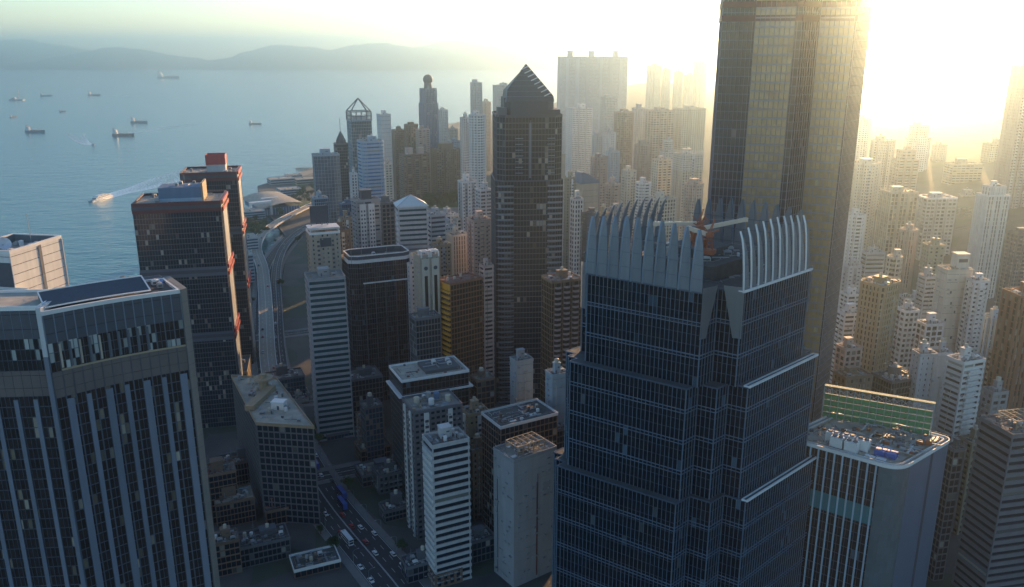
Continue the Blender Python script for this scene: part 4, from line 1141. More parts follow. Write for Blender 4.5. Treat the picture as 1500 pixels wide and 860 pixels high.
def B(label, l, r, py, Y, sty='res', wall='grey', glass='gres', shape='rect', yaw=26, ratio=.85, big=True, n=5, roof='roof', rim=None, name='office_tower', cat='tower', z0=None, setb=None, group=None, extra=None, kinds='HTCPAD', par=1.1):
    if l > 1228 and sty == 'res' and Y < 1100: sty = random.Random(l + r).choice(['res', 'resband', 'grid', 'tile', 'res', 'vert'])
    rr = random.Random(hash((l, py)) & 0xffff if False else l * 131 + py * 17 + int(Y))
    cx, cy_, w, d_, zr = fit(l, r, py, Y, shape, R(yaw), ratio)
    zb = gz(cx, cy_) if z0 is None else z0
    zb = min(zb, min(gz(cx + a * w * .5, cy_ + b * w * .5) for a in (-1, 1) for b in (-1, 1)))
    t = Tower(name, label, cat, (cx, cy_, zb), R(yaw), group)
    h = zr - zb; pl = foot(shape, w, d_); st = STY[sty](wall, glass)
    r3 = random.Random(l * 7 + r); st['bay'] *= r3.uniform(.82, 1.3); st['bh'] *= r3.uniform(.8, 1.15) if sty != 'blank' else 1; st['pw'] *= r3.uniform(.7, 1.2)
    if setb:                                            # narrower storeys on top
        f, hh = setb; t.tier(pl, 0, h - hh, st); t.slab(pl, h - hh, roof, rim or wall, .8)
        pl2 = [(x * f, y * f) for x, y in pl]; t.tier(pl2, h - hh, h, st); top = pl2
    else: t.tier(pl, 0, h, st); top = pl
    t.slab(top, h, roof, rim or wall, par)
    clutter(t, top, h + .3, n, rr, big=big, wall=wall if wall not in ('black',) else 'dgrey', kinds=kinds)
    if extra: extra(t, w, d_, h, rr)
    if sty in ('res', 'tile', 'resband', 'grid', 'blank') and Y < 960: t.fittings(pl, h, rr)
    if Y < 700: t.pipework(top, h + .3, rr, 80 if Y < 500 else 40)
    if sty in ('res', 'tile') and Y < 1100 and r3.random() < .55: t.accents(pl, h, r3, r3.choice([wall, 'white', 'cream', 'lgrey', 'pink', 'grey']))
    t.done(); BT.append((cx, cy_, w, d_)); return t

# extras ------------------------------------------------------------
def x_pyramid(t, w, d, h, rr):
    b = MB(); o = [(-w * .56, -d * .56), (w * .56, -d * .56), (w * .56, d * .56), (-w * .56, d * .56)]; pk = (0, 0, h + w * .42)
    for i in range(4): b.ngon([(*o[i], h + 1.6), (*o[(i + 1) % 4], h + 1.6), pk])
    b.ring(offset(o, -1), o, h + .9, h + 1.6); t.part('pyramid_roof', b, 'coping')
    b = MB()
    for q in o: b.bar((*q, h + 1.7), pk, .35)
    t.part('hip_rib', b, 'lgrey')
def x_sidebands(t, w, d, h, rr):
    x_pyramid(t, w, d, h, rr); n = int(h / 4)
    for sx in (-1, 1):
        b = MB()
        for k in range(n): b.box(sx * w * .5, -d * .3, k * 4 + 1, 2.6, d * .34, 1.7, bottom=True)
        t.part('side_balconies', b, 'white')
def x_frame_spire(t, w, d, h, rr):
    b = MB(); H = w * .62; zt = h + w * .45
    c = [(-w * .5, -d * .5), (w * .5, -d * .5), (w * .5, d * .5), (-w * .5, d * .5)]
    for i in range(4):
        a, e = c[i], c[(i + 1) % 4]
        b.bar((*a, h), (*a, zt), 1.3); b.bar((*a, zt), (*e, zt), 1.1); b.bar((*a, zt), (0, 0, zt + H), 1.0)
        for f in (.25, .5, .75): x, y = a[0] + (e[0] - a[0]) * f, a[1] + (e[1] - a[1]) * f; b.bar((x, y, h), (x, y, zt), .6)
        b.bar((*a, (h + zt) / 2), (*e, (h + zt) / 2), .6)
    t.part('open_pyramid_frame', b, 'mullion_dark')
    b = MB(); b.prism([(x * .55, y * .55) for x, y in c], h, h + w * .25); t.part('plant_room', b, 'lgrey')
def x_spire(t, w, d, h, rr):
    b = MB(); o = foot('oct', w * .7, d * .7); b.prism(o, h, h + 5)
    for i in range(8): b.ngon([(*o[i], h + 5), (*o[(i + 1) % 8], h + 5), (0, 0, h + 17)])
    b.bar((0, 0, h + 15), (0, 0, h + 32), .5); t.part('spire', b, 'slate')
def x_ball(t, w, d, h, rr):
    b = MB(); r = w * .30; z = h + r * 1.9; n = 10
    b.cyl(0, 0, h, w * .27, r * 1.4, w * .22, 16)
    prof = [(r * math.sin(math.pi * k / n), z - r * math.cos(math.pi * k / n)) for k in range(n + 1)]
    b.lathe(prof, n=18); t.part('ball_top', b, 'slate', smooth=True)
def x_caps(t, w, d, h, rr):
    for sx in (-.22, .22):
        b = MB(); b.box(sx * w, -d * .1, h, w * .22, d * .4, 9); b.box(sx * w, -d * .1, h + 9, w * .25, d * .44, .8, bottom=True); t.part('roof_cap', b, 'pink')
def x_cap1(t, w, d, h, rr):
    b = MB(); b.box(0, 0, h, w * .5, d * .5, 9); b.box(0, 0, h + 9, w * .54, d * .54, .9, bottom=True); t.part('roof_cap', b, 'brown')
def x_cap_slab(t, w, d, h, rr):
    for sx in (-.34, -.02, .34):
        b = MB(); b.box(sx * w, 0, h, w * .07, d * .3, 9); b.cyl(sx * w, 0, h + 9, w * .035, 5, w * .05, 8); t.part('roof_tank_house', b, 'lblue')
    for sx in (-.4, -.25, -.1, .1, .25, .4):
        b = MB(); b.box(sx * w, -d * .5 - 1.2, 0, w * .05, 2.4, h - 1, mat=0); t.part('stair_core', b, 'lblue')
def x_sign(t, w, d, h, rr):
    b = MB(); b.box(-w * .08, d * .1, h + 6, w * .62, 1.4, 12, bottom=True); b.box(-w * .08, d * .1 - .75, h + 6.5, w * .58, .1, 11); t.part('roof_sign', b, 'slate')
    b = MB(); 
    for sx in (-.36, 0, .2): b.bar((sx * w, d * .1, h), (sx * w, d * .1, h + 7), .6); b.bar((sx * w, d * .1 + 4, h), (sx * w, d * .1, h + 6.5), .4)
    t.part('sign_stand', b, 'steel')
    b = MB(); b.box(0, -d * .1, h + 3.0, w * 1.05, d * .9, 1.2, bottom=True)
    for sx in (-.48, .48):
        for sy in (-.5, .3): b.bar((sx * w, sy * d, h), (sx * w, sy * d, h + 3.1), .7)
    t.part('roof_canopy', b, 'coping')
    b = MB(); b.box(w * .02, -d * .5 - .5, h - 9, w * .5, .6, 6); t.part('louvre_panel', b, 'slate')
def x_whitestrips(t, w, d, h, rr):
    for sx in (-.25, .12):
        b = MB(); b.box(sx * w, -d * .5 - .8, 0, w * .26, 1.2, h - 2)
        for k in range(int(h / 3.1) - 1):
            for q in (-.06, .06): b.box((sx + q) * w, -d * .5 - 1.43, k * 3.1 + 1, w * .06, .08, 1.5, mat=1, bottom=True)
        t.part('stair_core', b, ['white', 'slate'])
    b = MB(); b.box(0, 0, h, w * .42, d * .5, 7); b.box(0, 0, h + 7, w * .5, d * .6, 1.2, bottom=True); t.part('plant_room', b, 'slate')
def x_octrim(t, w, d, h, rr):
    o = foot('cham', w * 1.03, d * 1.03); b = MB(); b.ring(offset(o, -1.3), o, h + .6, h + 1.9, inner=True); t.part('roof_rim', b, 'coping')
    o2 = foot('cham', w * .95, d * .95); b = MB(); b.ring(offset(o2, -.5), o2, h - .5, h + 4.4, inner=True); t.part('roof_louvre', b, 'slate')
    b = MB(); b.ring(offset(o2, -.55), offset(o2, .2), h + 4.4, h + 4.9, inner=True); t.part('louvre_rim', b, 'coping')
    b = MB()
    for sx in (-.46, -.3, .1, .46): b.bar((sx * w, -d * .46, h), (sx * w, -d * .46, h + 9), .25)
    t.part('lightning_rods', b, 'steel')
    b = MB(); b.box(w * .05, -d * .5 - .6, h - 15, w * .7, 1.3, .7, bottom=True); t.part('front_ledge', b, 'coping')
    for k in range(5):
        b = MB(); b.box(w * (-.28 + k * .165), -d * .5 - .5, 0, .5, .9, h - 15.5); t.part('front_rib', b, 'mullion_dark')
    clutter(t, [(x * .8, y * .8) for x, y in o2], h + .3, 8, rr, big=False, kinds='CCP', scale=1.2)
def x_arch(t, w, d, h, rr):
    for sx in (-.24, .26):
        b = MB(); b.box(sx * w, -d * .5 - .7, 0, w * .36, 1.3, h - 1); t.part('front_bay', b, 'cream')
        b = MB(); b.box(sx * w, -d * .5 - 1.42, 4, w * .16, .12, h - 16); t.part('bay_window_strip', b, 'gbronze')
        b = MB(); b.cyl(0, 0, 0, w * .10, .2, n=18); o = t.part('round_window', b, 'slate'); o.location = (sx * w, -d * .5 - 1.3, h - 7); o.rotation_euler = (R(90), 0, 0)
        b = MB(); o_ = [(sx * w - w * .2, -d * .5 - .6), (sx * w + w * .2, -d * .5 - .6), (sx * w + w * .2, -d * .1), (sx * w - w * .2, -d * .1)]; b.ring(offset(o_, -.9), o_, h + 3.2, h + 4.2, inner=True)
        for q in o_: b.bar((*q, h), (*q, h + 3.3), .8)
        t.part('roof_pergola', b, 'coping')
def x_orange(t, w, d, h, rr):
    b = MB(); n = int(h / 3.6)
    for k in range(n): b.box(-w * .5 - .55, 0, k * 3.6 + .9, 1.6, d * .98, 1.5, bottom=True)
    b.box(-w * .5 - .3, 0, h - 4, 1.0, d, 4.2); t.part('side_balconies', b, 'orange')  # left side only, orange raised to paint in its sunlight
    b = MB(); b.box(0, 0, h + 1.5, w * 1.02, d * 1.02, .5, bottom=True) if False else b.prism(foot('rect', w * .9, d * .9), h + .31, h + .8); t.part('roof_deck', b, 'roofred')
def x_ledge(t, w, d, h, rr):
    o = foot('rect', w * 1.12, d * 1.12); b = MB(); b.ring(foot('rect', w * 1.0, d * 1.0), o, h - 9, h - 8.2); t.part('lower_ledge', b, 'coping')
    b = MB(); b.prism([(w * -.1, -d * .3), (w * .42, -d * .3), (w * .42, d * .36), (w * -.1, d * .36)], h + .3, h + 2.2); t.part('roof_well', b, 'plantdark')
    b = MB(); b.prism([(-w * .46, -d * .4), (-w * .16, -d * .4), (-w * .16, d * .4), (-w * .46, d * .4)], h + .3, h + .5); t.part('paved_terrace', b, 'roofpale')
    clutter(t, [(w * -.08, -d * .28), (w * .4, -d * .28), (w * .4, d * .34), (w * -.08, d * .34)], h + 2.2, 10, rr, big=False, kinds='CPCP', scale=1.1)
def x_bandleft(t, w, d, h, rr):
    b = MB(); 
    for k in range(int(h / 3.7)): b.box(-w * .5 - .35, 0, k * 3.7 + .7, 1.0, d * .96, 1.7, bottom=True)
    t.part('side_spandrels', b, 'white')  # whiter bands on the left only: sunlight put into the colour
def x_curveroof(t, w, d, h, rr):
    b = MB(); n = 8
    for i in range(n):
        f0, f1 = i / n, (i + 1) / n
        x0, x1 = -w * .6 + w * 1.2 * f0, -w * .6 + w * 1.2 * f1; z0, z1 = h + 9 * (1 - f0 ** 1.6), h + 9 * (1 - f1 ** 1.6)
        b.quad((x0, -d * .55, z0), (x1, -d * .55, z1), (x1, d * .55, z1), (x0, d * .55, z0)); b.quad((x0, -d * .55, h - 1), (x1, -d * .55, h - 1), (x1, -d * .55, z1), (x0, -d * .55, z0))
        b.quad((x1, d * .55, h - 1), (x0, d * .55, h - 1), (x0, d * .55, z0), (x1, d * .55, z1))
    b.quad((-w * .6, d * .55, h - 1), (-w * .6, -d * .55, h - 1), (-w * .6, -d * .55, h + 9), (-w * .6, d * .55, h + 9)); t.part('curved_roof', b, 'blue')
def x_scaffold(t, w, d, h, rr):
    b = MB(); n = 9
    for k in range(n + 1):
        z = h - 16 + k * 2.2
        b.bar((-w * .54, -d * .54, z), (w * .54, -d * .54, z), .35); b.bar((-w * .54, -d * .54, z), (-w * .54, d * .54, z), .35)
        x = -w * .54 + w * 1.08 * k / n; b.bar((x, -d * .54, h - 16), (x, -d * .54, h + 5), .35)
    t.part('scaffolding', b, 'coping')
def x_blankwall(t, w, d, h, rr):
    b = MB()
    for k in range(10):
        x, z = rr.uniform(-.4, .4) * w, rr.uniform(.3, .95) * h; b.box(x, -d * .5 - .3, z, 1.1, .15, 1.7, bottom=True)
    t.part('small_windows', b, 'slate')
    b = MB(); b.box(w * .22, d * .12, h, w * .5, d * .6, 10); b.box(w * .22, -d * .19, h + 5, w * .36, .3, 2.2, mat=1); b.box(w * .22, d * .12, h + 10, w * .54, d * .64, .5, bottom=True); t.part('lift_tower', b, ['cream', 'slate'])
    b = MB(); b.box(-w * .3, -d * .1, h + .3, w * .2, d * .3, .5); t.part('roof_light', b, 'roofred')
def x_balconies(t, w, d, h, rr):
    b = MB()
    for k in range(int(h / 3.1)): b.box(0, -d * .5 - .7, k * 3.1 + .6, w * .5, 1.5, 1.1, bottom=True)
    t.part('balcony_fronts', b, 'white')
    for k in range(3):
        b = MB(); b.cyl(rr.uniform(-.3, .3) * w, rr.uniform(-.3, .3) * d, h + .3, 1.1, 2.6, n=10); t.part('water_tank', b, 'plantwhite')
def x_rooftanks(t, w, d, h, rr):
    for k, (x, y) in enumerate(((-.3, .1), (-.05, -.15), (.15, .2), (.32, -.1), (0, .3))):
        b = MB(); b.cyl(x * w, y * d, h + .3, 1.5, 3.2, n=12); b.cyl(x * w, y * d, h + 3.5, 1.5, .6, .3, 12); t.part('water_tank', b, ['tank', 'plantwhite', 'blue', 'tank', 'plant'][k])
def x_goldcage(t, w, d, h, rr):
    b = MB()
    for k in range(6): x = -w * .32 + w * .64 * k / 5; b.bar((x, -d * .3, h), (x, -d * .3, h + 5), .35); b.bar((x, d * .3, h), (x, d * .3, h + 5), .35); b.bar((x, -d * .3, h + 5), (x, d * .3, h + 5), .35)
    for s_ in (-1, 1): b.bar((-w * .32, s_ * d * .3, h + 5), (w * .32, s_ * d * .3, h + 5), .4); b.bar((-w * .32, s_ * d * .3, h + 2.5), (w * .32, s_ * d * .3, h + 2.5), .3)
    t.part('roof_frame', b, 'tan')
    clutter(t, foot('rect', w * .55, d * .5), h + .3, 6, rr, big=False, kinds='CCT', scale=1.2)
def x_bays(t, w, d, h, rr):
    for c in (-.3, .0, .3):                                         # each stack of bay windows is one folded skin
        b = MB(); X = c * w; hw = w * .11; lv = []
        for k in range(int(h / 3.3)):
            z = k * 3.3 + .4; lv += [(z, .7), (z, 1.5), (z + 1.25, 1.5), (z + 1.25, .7)]
        def sec(o): return [(X - hw, -d * .5 + .1), (X - hw * .55, -d * .5 - o), (X + hw * .55, -d * .5 - o), (X + hw, -d * .5 + .1)]
        for (z0, o0), (z1, o1) in zip(lv, lv[1:]):
            s0, s1 = sec(o0), sec(o1); gl = 1 if o0 == o1 == .7 else 0
            for i in range(3): b.quad((*s0[i], z0), (*s0[i + 1], z0), (*s1[i + 1], z1), (*s1[i], z1), gl)
        t.part('bay_windows', b, ['mauve', 'gbronze'])
def x_steppedtop(t, w, d, h, rr):
    b = MB(); b.box(w * .12, d * .05, h, w * .6, d * .7, 6); b.box(w * .12, d * .05, h + 6, w * .66, d * .76, .6, bottom=True); t.part('penthouse', b, 'brown')

# centre left, from the shore inwards --------------------------------
B('curved grey slab tower by the shore with a mast on its left shoulder', 457, 497, 229, 900, 'curtain', 'lblue', 'gslab', 'bow', 20, .7, n=3)
B('small dark tower with a pointed spire, left of the open pyramid tower', 489, 510, 212, 1060, 'office', 'slate' if False else 'dgrey', 'gdark', 'cham', 20, .9, big=False, n=0, extra=x_spire)
B('teal glass tower topped by an open steel pyramid frame', 508, 544, 178, 1000, 'curtain', 'lblue', 'gteal', 'rect', 24, .9, big=False, n=0, extra=x_frame_spire)
B('bright blue glass tower with a round parapet in front of the pyramid frame tower', 523, 561, 209, 860, 'band', 'lblue', 'gsky', 'round', 26, .9, n=5)
B('slim pale tower just right of the open pyramid frame tower', 552, 572, 169, 1120, 'blank', 'white', 'gres', 'rect', 30, 1.0, n=2)
B('pale narrow slab at the foot of the teal pyramid tower', 512, 523, 256, 830, 'res', 'white', 'gres', 'rect', 26, 1, n=2)
B('cream narrow tower with sunlit right edge beside the blue glass tower', 561, 574, 242, 980, 'res', 'cream', 'gres', 'rect', 26, 1, n=2)
B('brown residential tower with flat top behind the blue glass tower', 573, 596, 192, 1340, 'res', 'brown', 'gres', 'slots', 26, .8, n=3, name='residential_tower')
B('tallest brown residential tower in front of the ball topped tower', 592, 612, 184, 1310, 'res', 'brown', 'gres', 'cross', 26, 1, n=3, name='residential_tower')
B('dusky pink tower below the tower with the ball top', 609, 629, 191, 1290, 'res', 'pink', 'gres', 'slots', 26, .8, n=3, name='residential_tower')
B('broad brown residential block with two peach roof caps', 584, 629, 228, 1240, 'resband', 'brown', 'gres', 'saw', 26, .6, big=False, n=3, name='residential_tower', extra=x_caps)
B('broad brown residential block with one brown cap above the park trees', 630, 675, 221, 1330, 'res', 'brown', 'gres', 'slots', 26, .7, big=False, n=3, name='residential_tower', extra=x_cap1)
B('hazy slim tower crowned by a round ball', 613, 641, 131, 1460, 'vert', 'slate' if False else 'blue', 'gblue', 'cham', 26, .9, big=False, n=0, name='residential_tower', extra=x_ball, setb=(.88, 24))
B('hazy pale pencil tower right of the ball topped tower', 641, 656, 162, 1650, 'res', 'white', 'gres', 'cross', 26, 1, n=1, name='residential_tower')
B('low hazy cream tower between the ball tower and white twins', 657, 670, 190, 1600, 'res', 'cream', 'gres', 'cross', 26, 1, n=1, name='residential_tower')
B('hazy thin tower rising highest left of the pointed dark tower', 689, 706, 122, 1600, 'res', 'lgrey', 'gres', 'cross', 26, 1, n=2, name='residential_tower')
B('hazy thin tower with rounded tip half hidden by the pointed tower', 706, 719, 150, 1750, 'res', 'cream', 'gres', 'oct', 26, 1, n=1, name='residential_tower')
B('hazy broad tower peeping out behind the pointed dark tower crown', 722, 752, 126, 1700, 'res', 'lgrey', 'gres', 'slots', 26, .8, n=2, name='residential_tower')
B('left white residential tower of the pair beside the pointed dark tower', 674, 691, 174, 1020, 'res', 'white', 'gres', 'rect', 26, .9, n=2, name='residential_tower')
B('right white tower of the pair, dotted with small windows', 687, 711, 170, 960, 'res', 'white', 'gres', 'cross', 26, .9, n=2, name='residential_tower')
B('slender white slab with red roof plant right of the park trees', 671, 698, 268, 760, 'tile', 'white', 'gres', 'rect', 26, .7, n=6)
B('grey balconied block squeezed beside the pointed dark tower', 697, 720, 280, 700, 'resband', 'lgrey', 'gres', 'rect', 26, .9, n=5, name='residential_tower')
# second row ---------------------------------------------------------
B('beige glass block with a dark roof sign and white canopy', 449, 497, 344, 560, 'tile', 'beige', 'gres', 'rect', 22, .8, big=False, n=3, rim='coping', extra=x_sign)
B('dull blue slab behind the white striped tower', 497, 520, 300, 800, 'curtain', 'blue', 'gblue', 'rect', 26, .7, n=3)
B('low blue grey block at the foot of the curved shore slab', 456, 480, 292, 820, 'office', 'lblue', 'gblue', 'rect', 26, .9, n=5)
B('grey tower with two white window strips and a dark roof box', 515, 556, 296, 640, 'resband', 'grey', 'gres', 'rect', 26, .7, big=False, n=3, extra=x_whitestrips)
B('dark brick office tower with grid windows behind the striped tower', 553, 583, 300, 690, 'grid', 'dgrey', 'gdark', 'rect', 26, .8, n=5)
B('grey tower capped with a white pyramid roof', 579, 625, 306, 610, 'band', 'lgrey', 'gteal', 'rect', 16, .8, big=False, n=0, extra=x_sidebands)
B('blue grey office block right of the pyramid roofed tower', 624, 652, 317, 660, 'band', 'lblue', 'gblue', 'rect', 26, .9, n=6)
B('grey cluttered apartment block below the park trees', 640, 672, 318, 800, 'grid', 'lgrey', 'gres', 'rect', 26, .9, n=8, name='residential_tower')
B('pinkish narrow tower with a thin stair core, left of pointed tower', 684, 719, 325, 620, 'tile', 'pink', 'gres', 'rect', 26, .9, n=4)
B('cream tower with tan vertical strips beside the pinkish tower', 655, 686, 347, 640, 'vert', 'cream', 'gbronze', 'rect', 26, .9, n=6)
B('tan low tower behind the twin arched beige towers', 632, 660, 362, 600, 'res', 'tan', 'gres', 'rect', 26, .9, n=5)
B('dark brown tower between beige sign block and striped tower', 487, 512, 340, 600, 'res', 'brown', 'gres', 'rect', 26, .9, n=4)
B('black glass tower with chamfered corners and a white rimmed roof', 501, 602, 386, 560, 'curtain', 'mullion_dark', 'gink', 'cham', 24, .55, big=False, n=0, rim='coping', extra=x_octrim)
B('beige twin bay tower with round windows under roof pergolas', 606, 643, 378, 520, 'tile', 'beige', 'gbronze', 'rect', 26, .9, big=False, n=3, extra=x_arch)
B('pale green grey slab at the left edge of the beige twin bay tower', 597, 611, 390, 545, 'tile', 'lgrey', 'gres', 'rect', 26, 1, n=3)
B('grey tower wrapped in pale bands below the beige sign block', 447, 505, 412, 500, 'band', 'grey', 'gteal', 'rect', 20, .8, big=True, n=4)
B('orange balconied tower with a dark red roof', 641, 706, 418, 520, 'office', 'brick', 'gbronze', 'rect', 38, .6, big=False, n=7, roof='roofred', extra=x_orange)  # brick front paints in a reddish light flare
B('narrow striped tower between the orange tower and the pointed tower', 703, 722, 392, 540, 'resband', 'pink', 'gres', 'rect', 26, 1, n=4)
B('dark brown tower with stacked bay windows right of the pointed tower', 794, 852, 415, 480, 'office', 'brown', 'gbronze', 'saw', 24, .7, n=3, roof='roofpale', extra=x_bays)
B('dark slab filling the gap below the round windowed tower', 600, 645, 470, 470, 'office', 'dgrey', 'gdark', 'rect', 26, .7, n=6)
B('grey blank tower with cluttered roof in front of the pointed tower base', 748, 780, 532, 440, 'blank', 'grey', 'gres', 'rect', 26, .8, n=5)
B('small blue grey tower tucked left of the finned tower', 800, 832, 552, 420, 'blank', 'lblue', 'gres', 'rect', 26, .8, n=5)
# right of the pointed tower, hazy distance ---------------------------
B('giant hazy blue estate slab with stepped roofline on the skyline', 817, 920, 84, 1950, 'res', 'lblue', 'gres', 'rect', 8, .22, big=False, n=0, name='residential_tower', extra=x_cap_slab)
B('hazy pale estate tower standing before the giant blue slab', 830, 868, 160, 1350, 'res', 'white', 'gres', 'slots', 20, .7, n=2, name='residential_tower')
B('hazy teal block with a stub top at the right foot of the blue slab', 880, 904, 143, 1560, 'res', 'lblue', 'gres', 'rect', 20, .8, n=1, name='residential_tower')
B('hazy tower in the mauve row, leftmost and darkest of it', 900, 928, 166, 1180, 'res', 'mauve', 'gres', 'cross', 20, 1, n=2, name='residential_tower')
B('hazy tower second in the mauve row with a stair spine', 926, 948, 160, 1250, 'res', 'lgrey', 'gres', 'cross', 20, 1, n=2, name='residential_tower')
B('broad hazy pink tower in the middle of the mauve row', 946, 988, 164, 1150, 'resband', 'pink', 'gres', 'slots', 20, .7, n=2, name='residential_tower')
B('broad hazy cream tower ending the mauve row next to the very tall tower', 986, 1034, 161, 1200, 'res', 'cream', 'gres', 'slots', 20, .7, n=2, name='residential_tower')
for k, (l, r, py) in enumerate(((948, 969, 97), (970, 983, 102), (987, 1001, 106), (1002, 1017, 110), (1016, 1036, 91))):
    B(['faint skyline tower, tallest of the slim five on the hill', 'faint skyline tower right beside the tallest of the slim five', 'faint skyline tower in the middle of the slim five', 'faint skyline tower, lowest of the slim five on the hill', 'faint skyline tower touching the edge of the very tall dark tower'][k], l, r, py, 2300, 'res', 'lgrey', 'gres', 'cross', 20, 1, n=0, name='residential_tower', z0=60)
B('teal roofed beige hall tower with one curved roof', 845, 876, 268, 720, 'blank', 'beige', 'gres', 'rect', 26, .7, big=False, n=0, extra=x_curveroof, par=0)
B('white gridded office block right of the pointed dark tower', 836, 854, 294, 640, 'grid', 'white', 'gdark', 'rect', 26, .9, n=6)
B('dark grey stub block right of the white gridded block', 852, 877, 316, 600, 'blank', 'dgrey', 'gres', 'rect', 26, .8, n=6)
B('low yellow green block peeping above the white gridded block', 822, 846, 262, 860, 'res', 'olive', 'gres', 'rect', 26, .9, n=6, name='residential_tower')
B('slender mauve tower behind the curved roof tower', 866, 890, 232, 980, 'res', 'mauve', 'gres', 'cross', 26, .9, n=2, name='residential_tower')
B('pale thin tower with a white ball ornament, behind the fins', 888, 908, 272, 860, 'res', 'pink', 'gres', 'cross', 26, 1, n=5, name='residential_tower')
B('cream square tower with a lit crown above the left fins', 911, 932, 252, 900, 'res', 'cream', 'gres', 'rect', 26, 1, n=3, name='residential_tower')
B('white stepped apartment tower above the middle fins', 932, 953, 270, 840, 'resband', 'white', 'gres', 'cross', 26, 1, n=6, name='residential_tower')
B('low pale apartment block above the crane booms', 952, 990, 294, 800, 'grid', 'cream', 'gres', 'rect', 26, .8, n=8, name='residential_tower')
B('cream tower wrapped in scaffolding at the top, left of the very tall tower', 987, 1030, 228, 900, 'res', 'cream', 'gres', 'slots', 20, .8, n=2, name='residential_tower', extra=x_scaffold)
B('dark pink tower just in front of the scaffolded tower', 1003, 1030, 272, 820, 'res', 'pink', 'gres', 'cross', 26, 1, n=3, name='residential_tower')
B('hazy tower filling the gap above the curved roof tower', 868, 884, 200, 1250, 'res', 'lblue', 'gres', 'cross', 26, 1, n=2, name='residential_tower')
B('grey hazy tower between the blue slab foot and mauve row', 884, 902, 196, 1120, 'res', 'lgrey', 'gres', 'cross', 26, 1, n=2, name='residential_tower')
# hillside estates at the right -----------------------------------------
B('cream estate tower hard against the right side of the very tall tower', 1240, 1290, 242, 820, 'res', 'cream', 'gres', 'cross', 4, .9, n=3, name='residential_tower')
B('pale estate tower rising tallest in the sun glare', 1276, 1312, 208, 1000, 'res', 'cream', 'gres', 'cross', 4, .9, n=3, name='residential_tower')
B('pinkish estate tower with stepped shoulders in the glare', 1308, 1348, 222, 930, 'res', 'pink', 'gres', 'slots', 4, .8, n=4, name='residential_tower', setb=(.7, 10))
B('beige estate tower with dark window columns, in front of the glare', 1290, 1345, 284, 760, 'res', 'beige', 'gres', 'slots', 4, .8, n=4, name='residential_tower')
B('grey estate tower with a white roof gantry', 1342, 1402, 292, 800, 'res', 'lgrey', 'gres', 'slots', 4, .7, n=3, name='residential_tower', rim='coping')
B('tall pale tower in the glare below the sun', 1328, 1366, 186, 1150, 'res', 'white', 'gres', 'cross', 4, .8, n=3, name='residential_tower', setb=(.75, 16))
B('broad hazy slab in the glare left of the right edge', 1384, 1440, 242, 1050, 'resband', 'beige', 'gres', 'rect', 4, .5, n=4, name='residential_tower')
B('white stand alone tower with dark centre strip at far right', 1433, 1481, 276, 700, 'res', 'white', 'gres', 'slots', 6, .8, n=4, name='residential_tower', setb=(.7, 7))
B('tall shadowy tower cut by the right edge of view', 1482, 1540, 98, 900, 'res', 'mauve', 'gres', 'slots', 6, .8, n=2, name='residential_tower')
B('brown grey tower behind the white stand alone tower', 1400, 1436, 330, 900, 'res', 'mauve', 'gres', 'cross', 4, .9, n=3, name='residential_tower')
B('dark teal tower right of the white stand alone tower', 1476, 1520, 345, 620, 'res', 'dgrey', 'gblue', 'slots', 6, .8, n=3, name='residential_tower')
B('low long roofed block below the beige estate tower', 1262, 1296, 372, 700, 'band', 'lgrey', 'gres', 'rect', 4, .6, n=5, name='apartment_block', cat='apartment block')
# near right -------------------------------------------------------------
B('blank walled cream tower with tiny windows and a lift tower', 1374, 1424, 398, 520, 'blank', 'cream', 'gres', 'rect', 4, .7, big=False, n=4, roof='roofpale', extra=x_blankwall, name='residential_tower')
B('white tower with stacked balconies right of the blank walled tower', 1416, 1449, 414, 510, 'res', 'white', 'gres', 'rect', 4, .9, n=3, extra=x_balconies, name='residential_tower')
B('bronze windowed tan tower with a white hut on its roof', 1262, 1318, 421, 470, 'grid', 'tan', 'gbronze', 'cham', 36, .8, n=6, name='residential_tower')
B('small white block with ribbon balconies left of the tan tower', 1232, 1264, 434, 560, 'resband', 'white', 'gres', 'rect', 10, .8, n=5, name='apartment_block', cat='apartment block')
B('low white banded block below the small ribbon balcony block', 1226, 1266, 462, 520, 'resband', 'white', 'gres', 'rect', 10, .7, n=5, name='apartment_block', cat='apartment block')
B('white five storey corner block right of the tan tower', 1314, 1346, 458, 520, 'grid', 'white', 'gres', 'rect', 10, .9, n=6, name='apartment_block', cat='apartment block')
B('long low white terrace block behind the white corner block', 1318, 1376, 440, 600, 'resband', 'white', 'gres', 'rect', -6, .4, n=8, name='apartment_block', cat='apartment block')
B('pinkish cluttered block at the left foot of the tan tower', 1226, 1262, 514, 440, 'grid', 'pink', 'gres', 'rect', 14, .8, n=8, name='apartment_block', cat='apartment block')
B('low dark block with a cluttered roof behind the green screen', 1280, 1346, 562, 420, 'office', 'dgrey', 'gdark', 'rect', 20, .7, n=14, name='apartment_block', cat='apartment block')
B('pale narrow block with corner balconies, left of the white cluster tower', 1337, 1372, 522, 420, 'tile', 'lgrey', 'gres', 'rect', 6, .8, n=6, name='residential_tower')
B('flat faced grey green slab in the middle of the white cluster', 1364, 1394, 520, 440, 'blank', 'lgrey', 'gres', 'rect', 6, .8, n=6, name='residential_tower')
B('white tower with green lit balconies and a busy roof', 1388, 1442, 534, 400, 'resband', 'white', 'gres', 'rect', 22, .7, n=9, name='residential_tower', extra=x_balconies)
B('red brown tower cut by the right edge behind the dark banded tower', 1470, 1535, 436, 430, 'res', 'brick', 'gres', 'slots', 6, .8, n=4, name='residential_tower')
B('blue grey tower in shade between the white tower and the red brown tower', 1440, 1474, 470, 520, 'res', 'lblue', 'gres', 'cross', 6, .9, n=4, name='residential_tower')
B('dark banded office tower with a roof frame in the lower right corner', 1437, 1560, 640, 330, 'band', 'dgrey', 'gdark', 'rect', 12, .7, big=False, n=12, extra=x_goldcage)
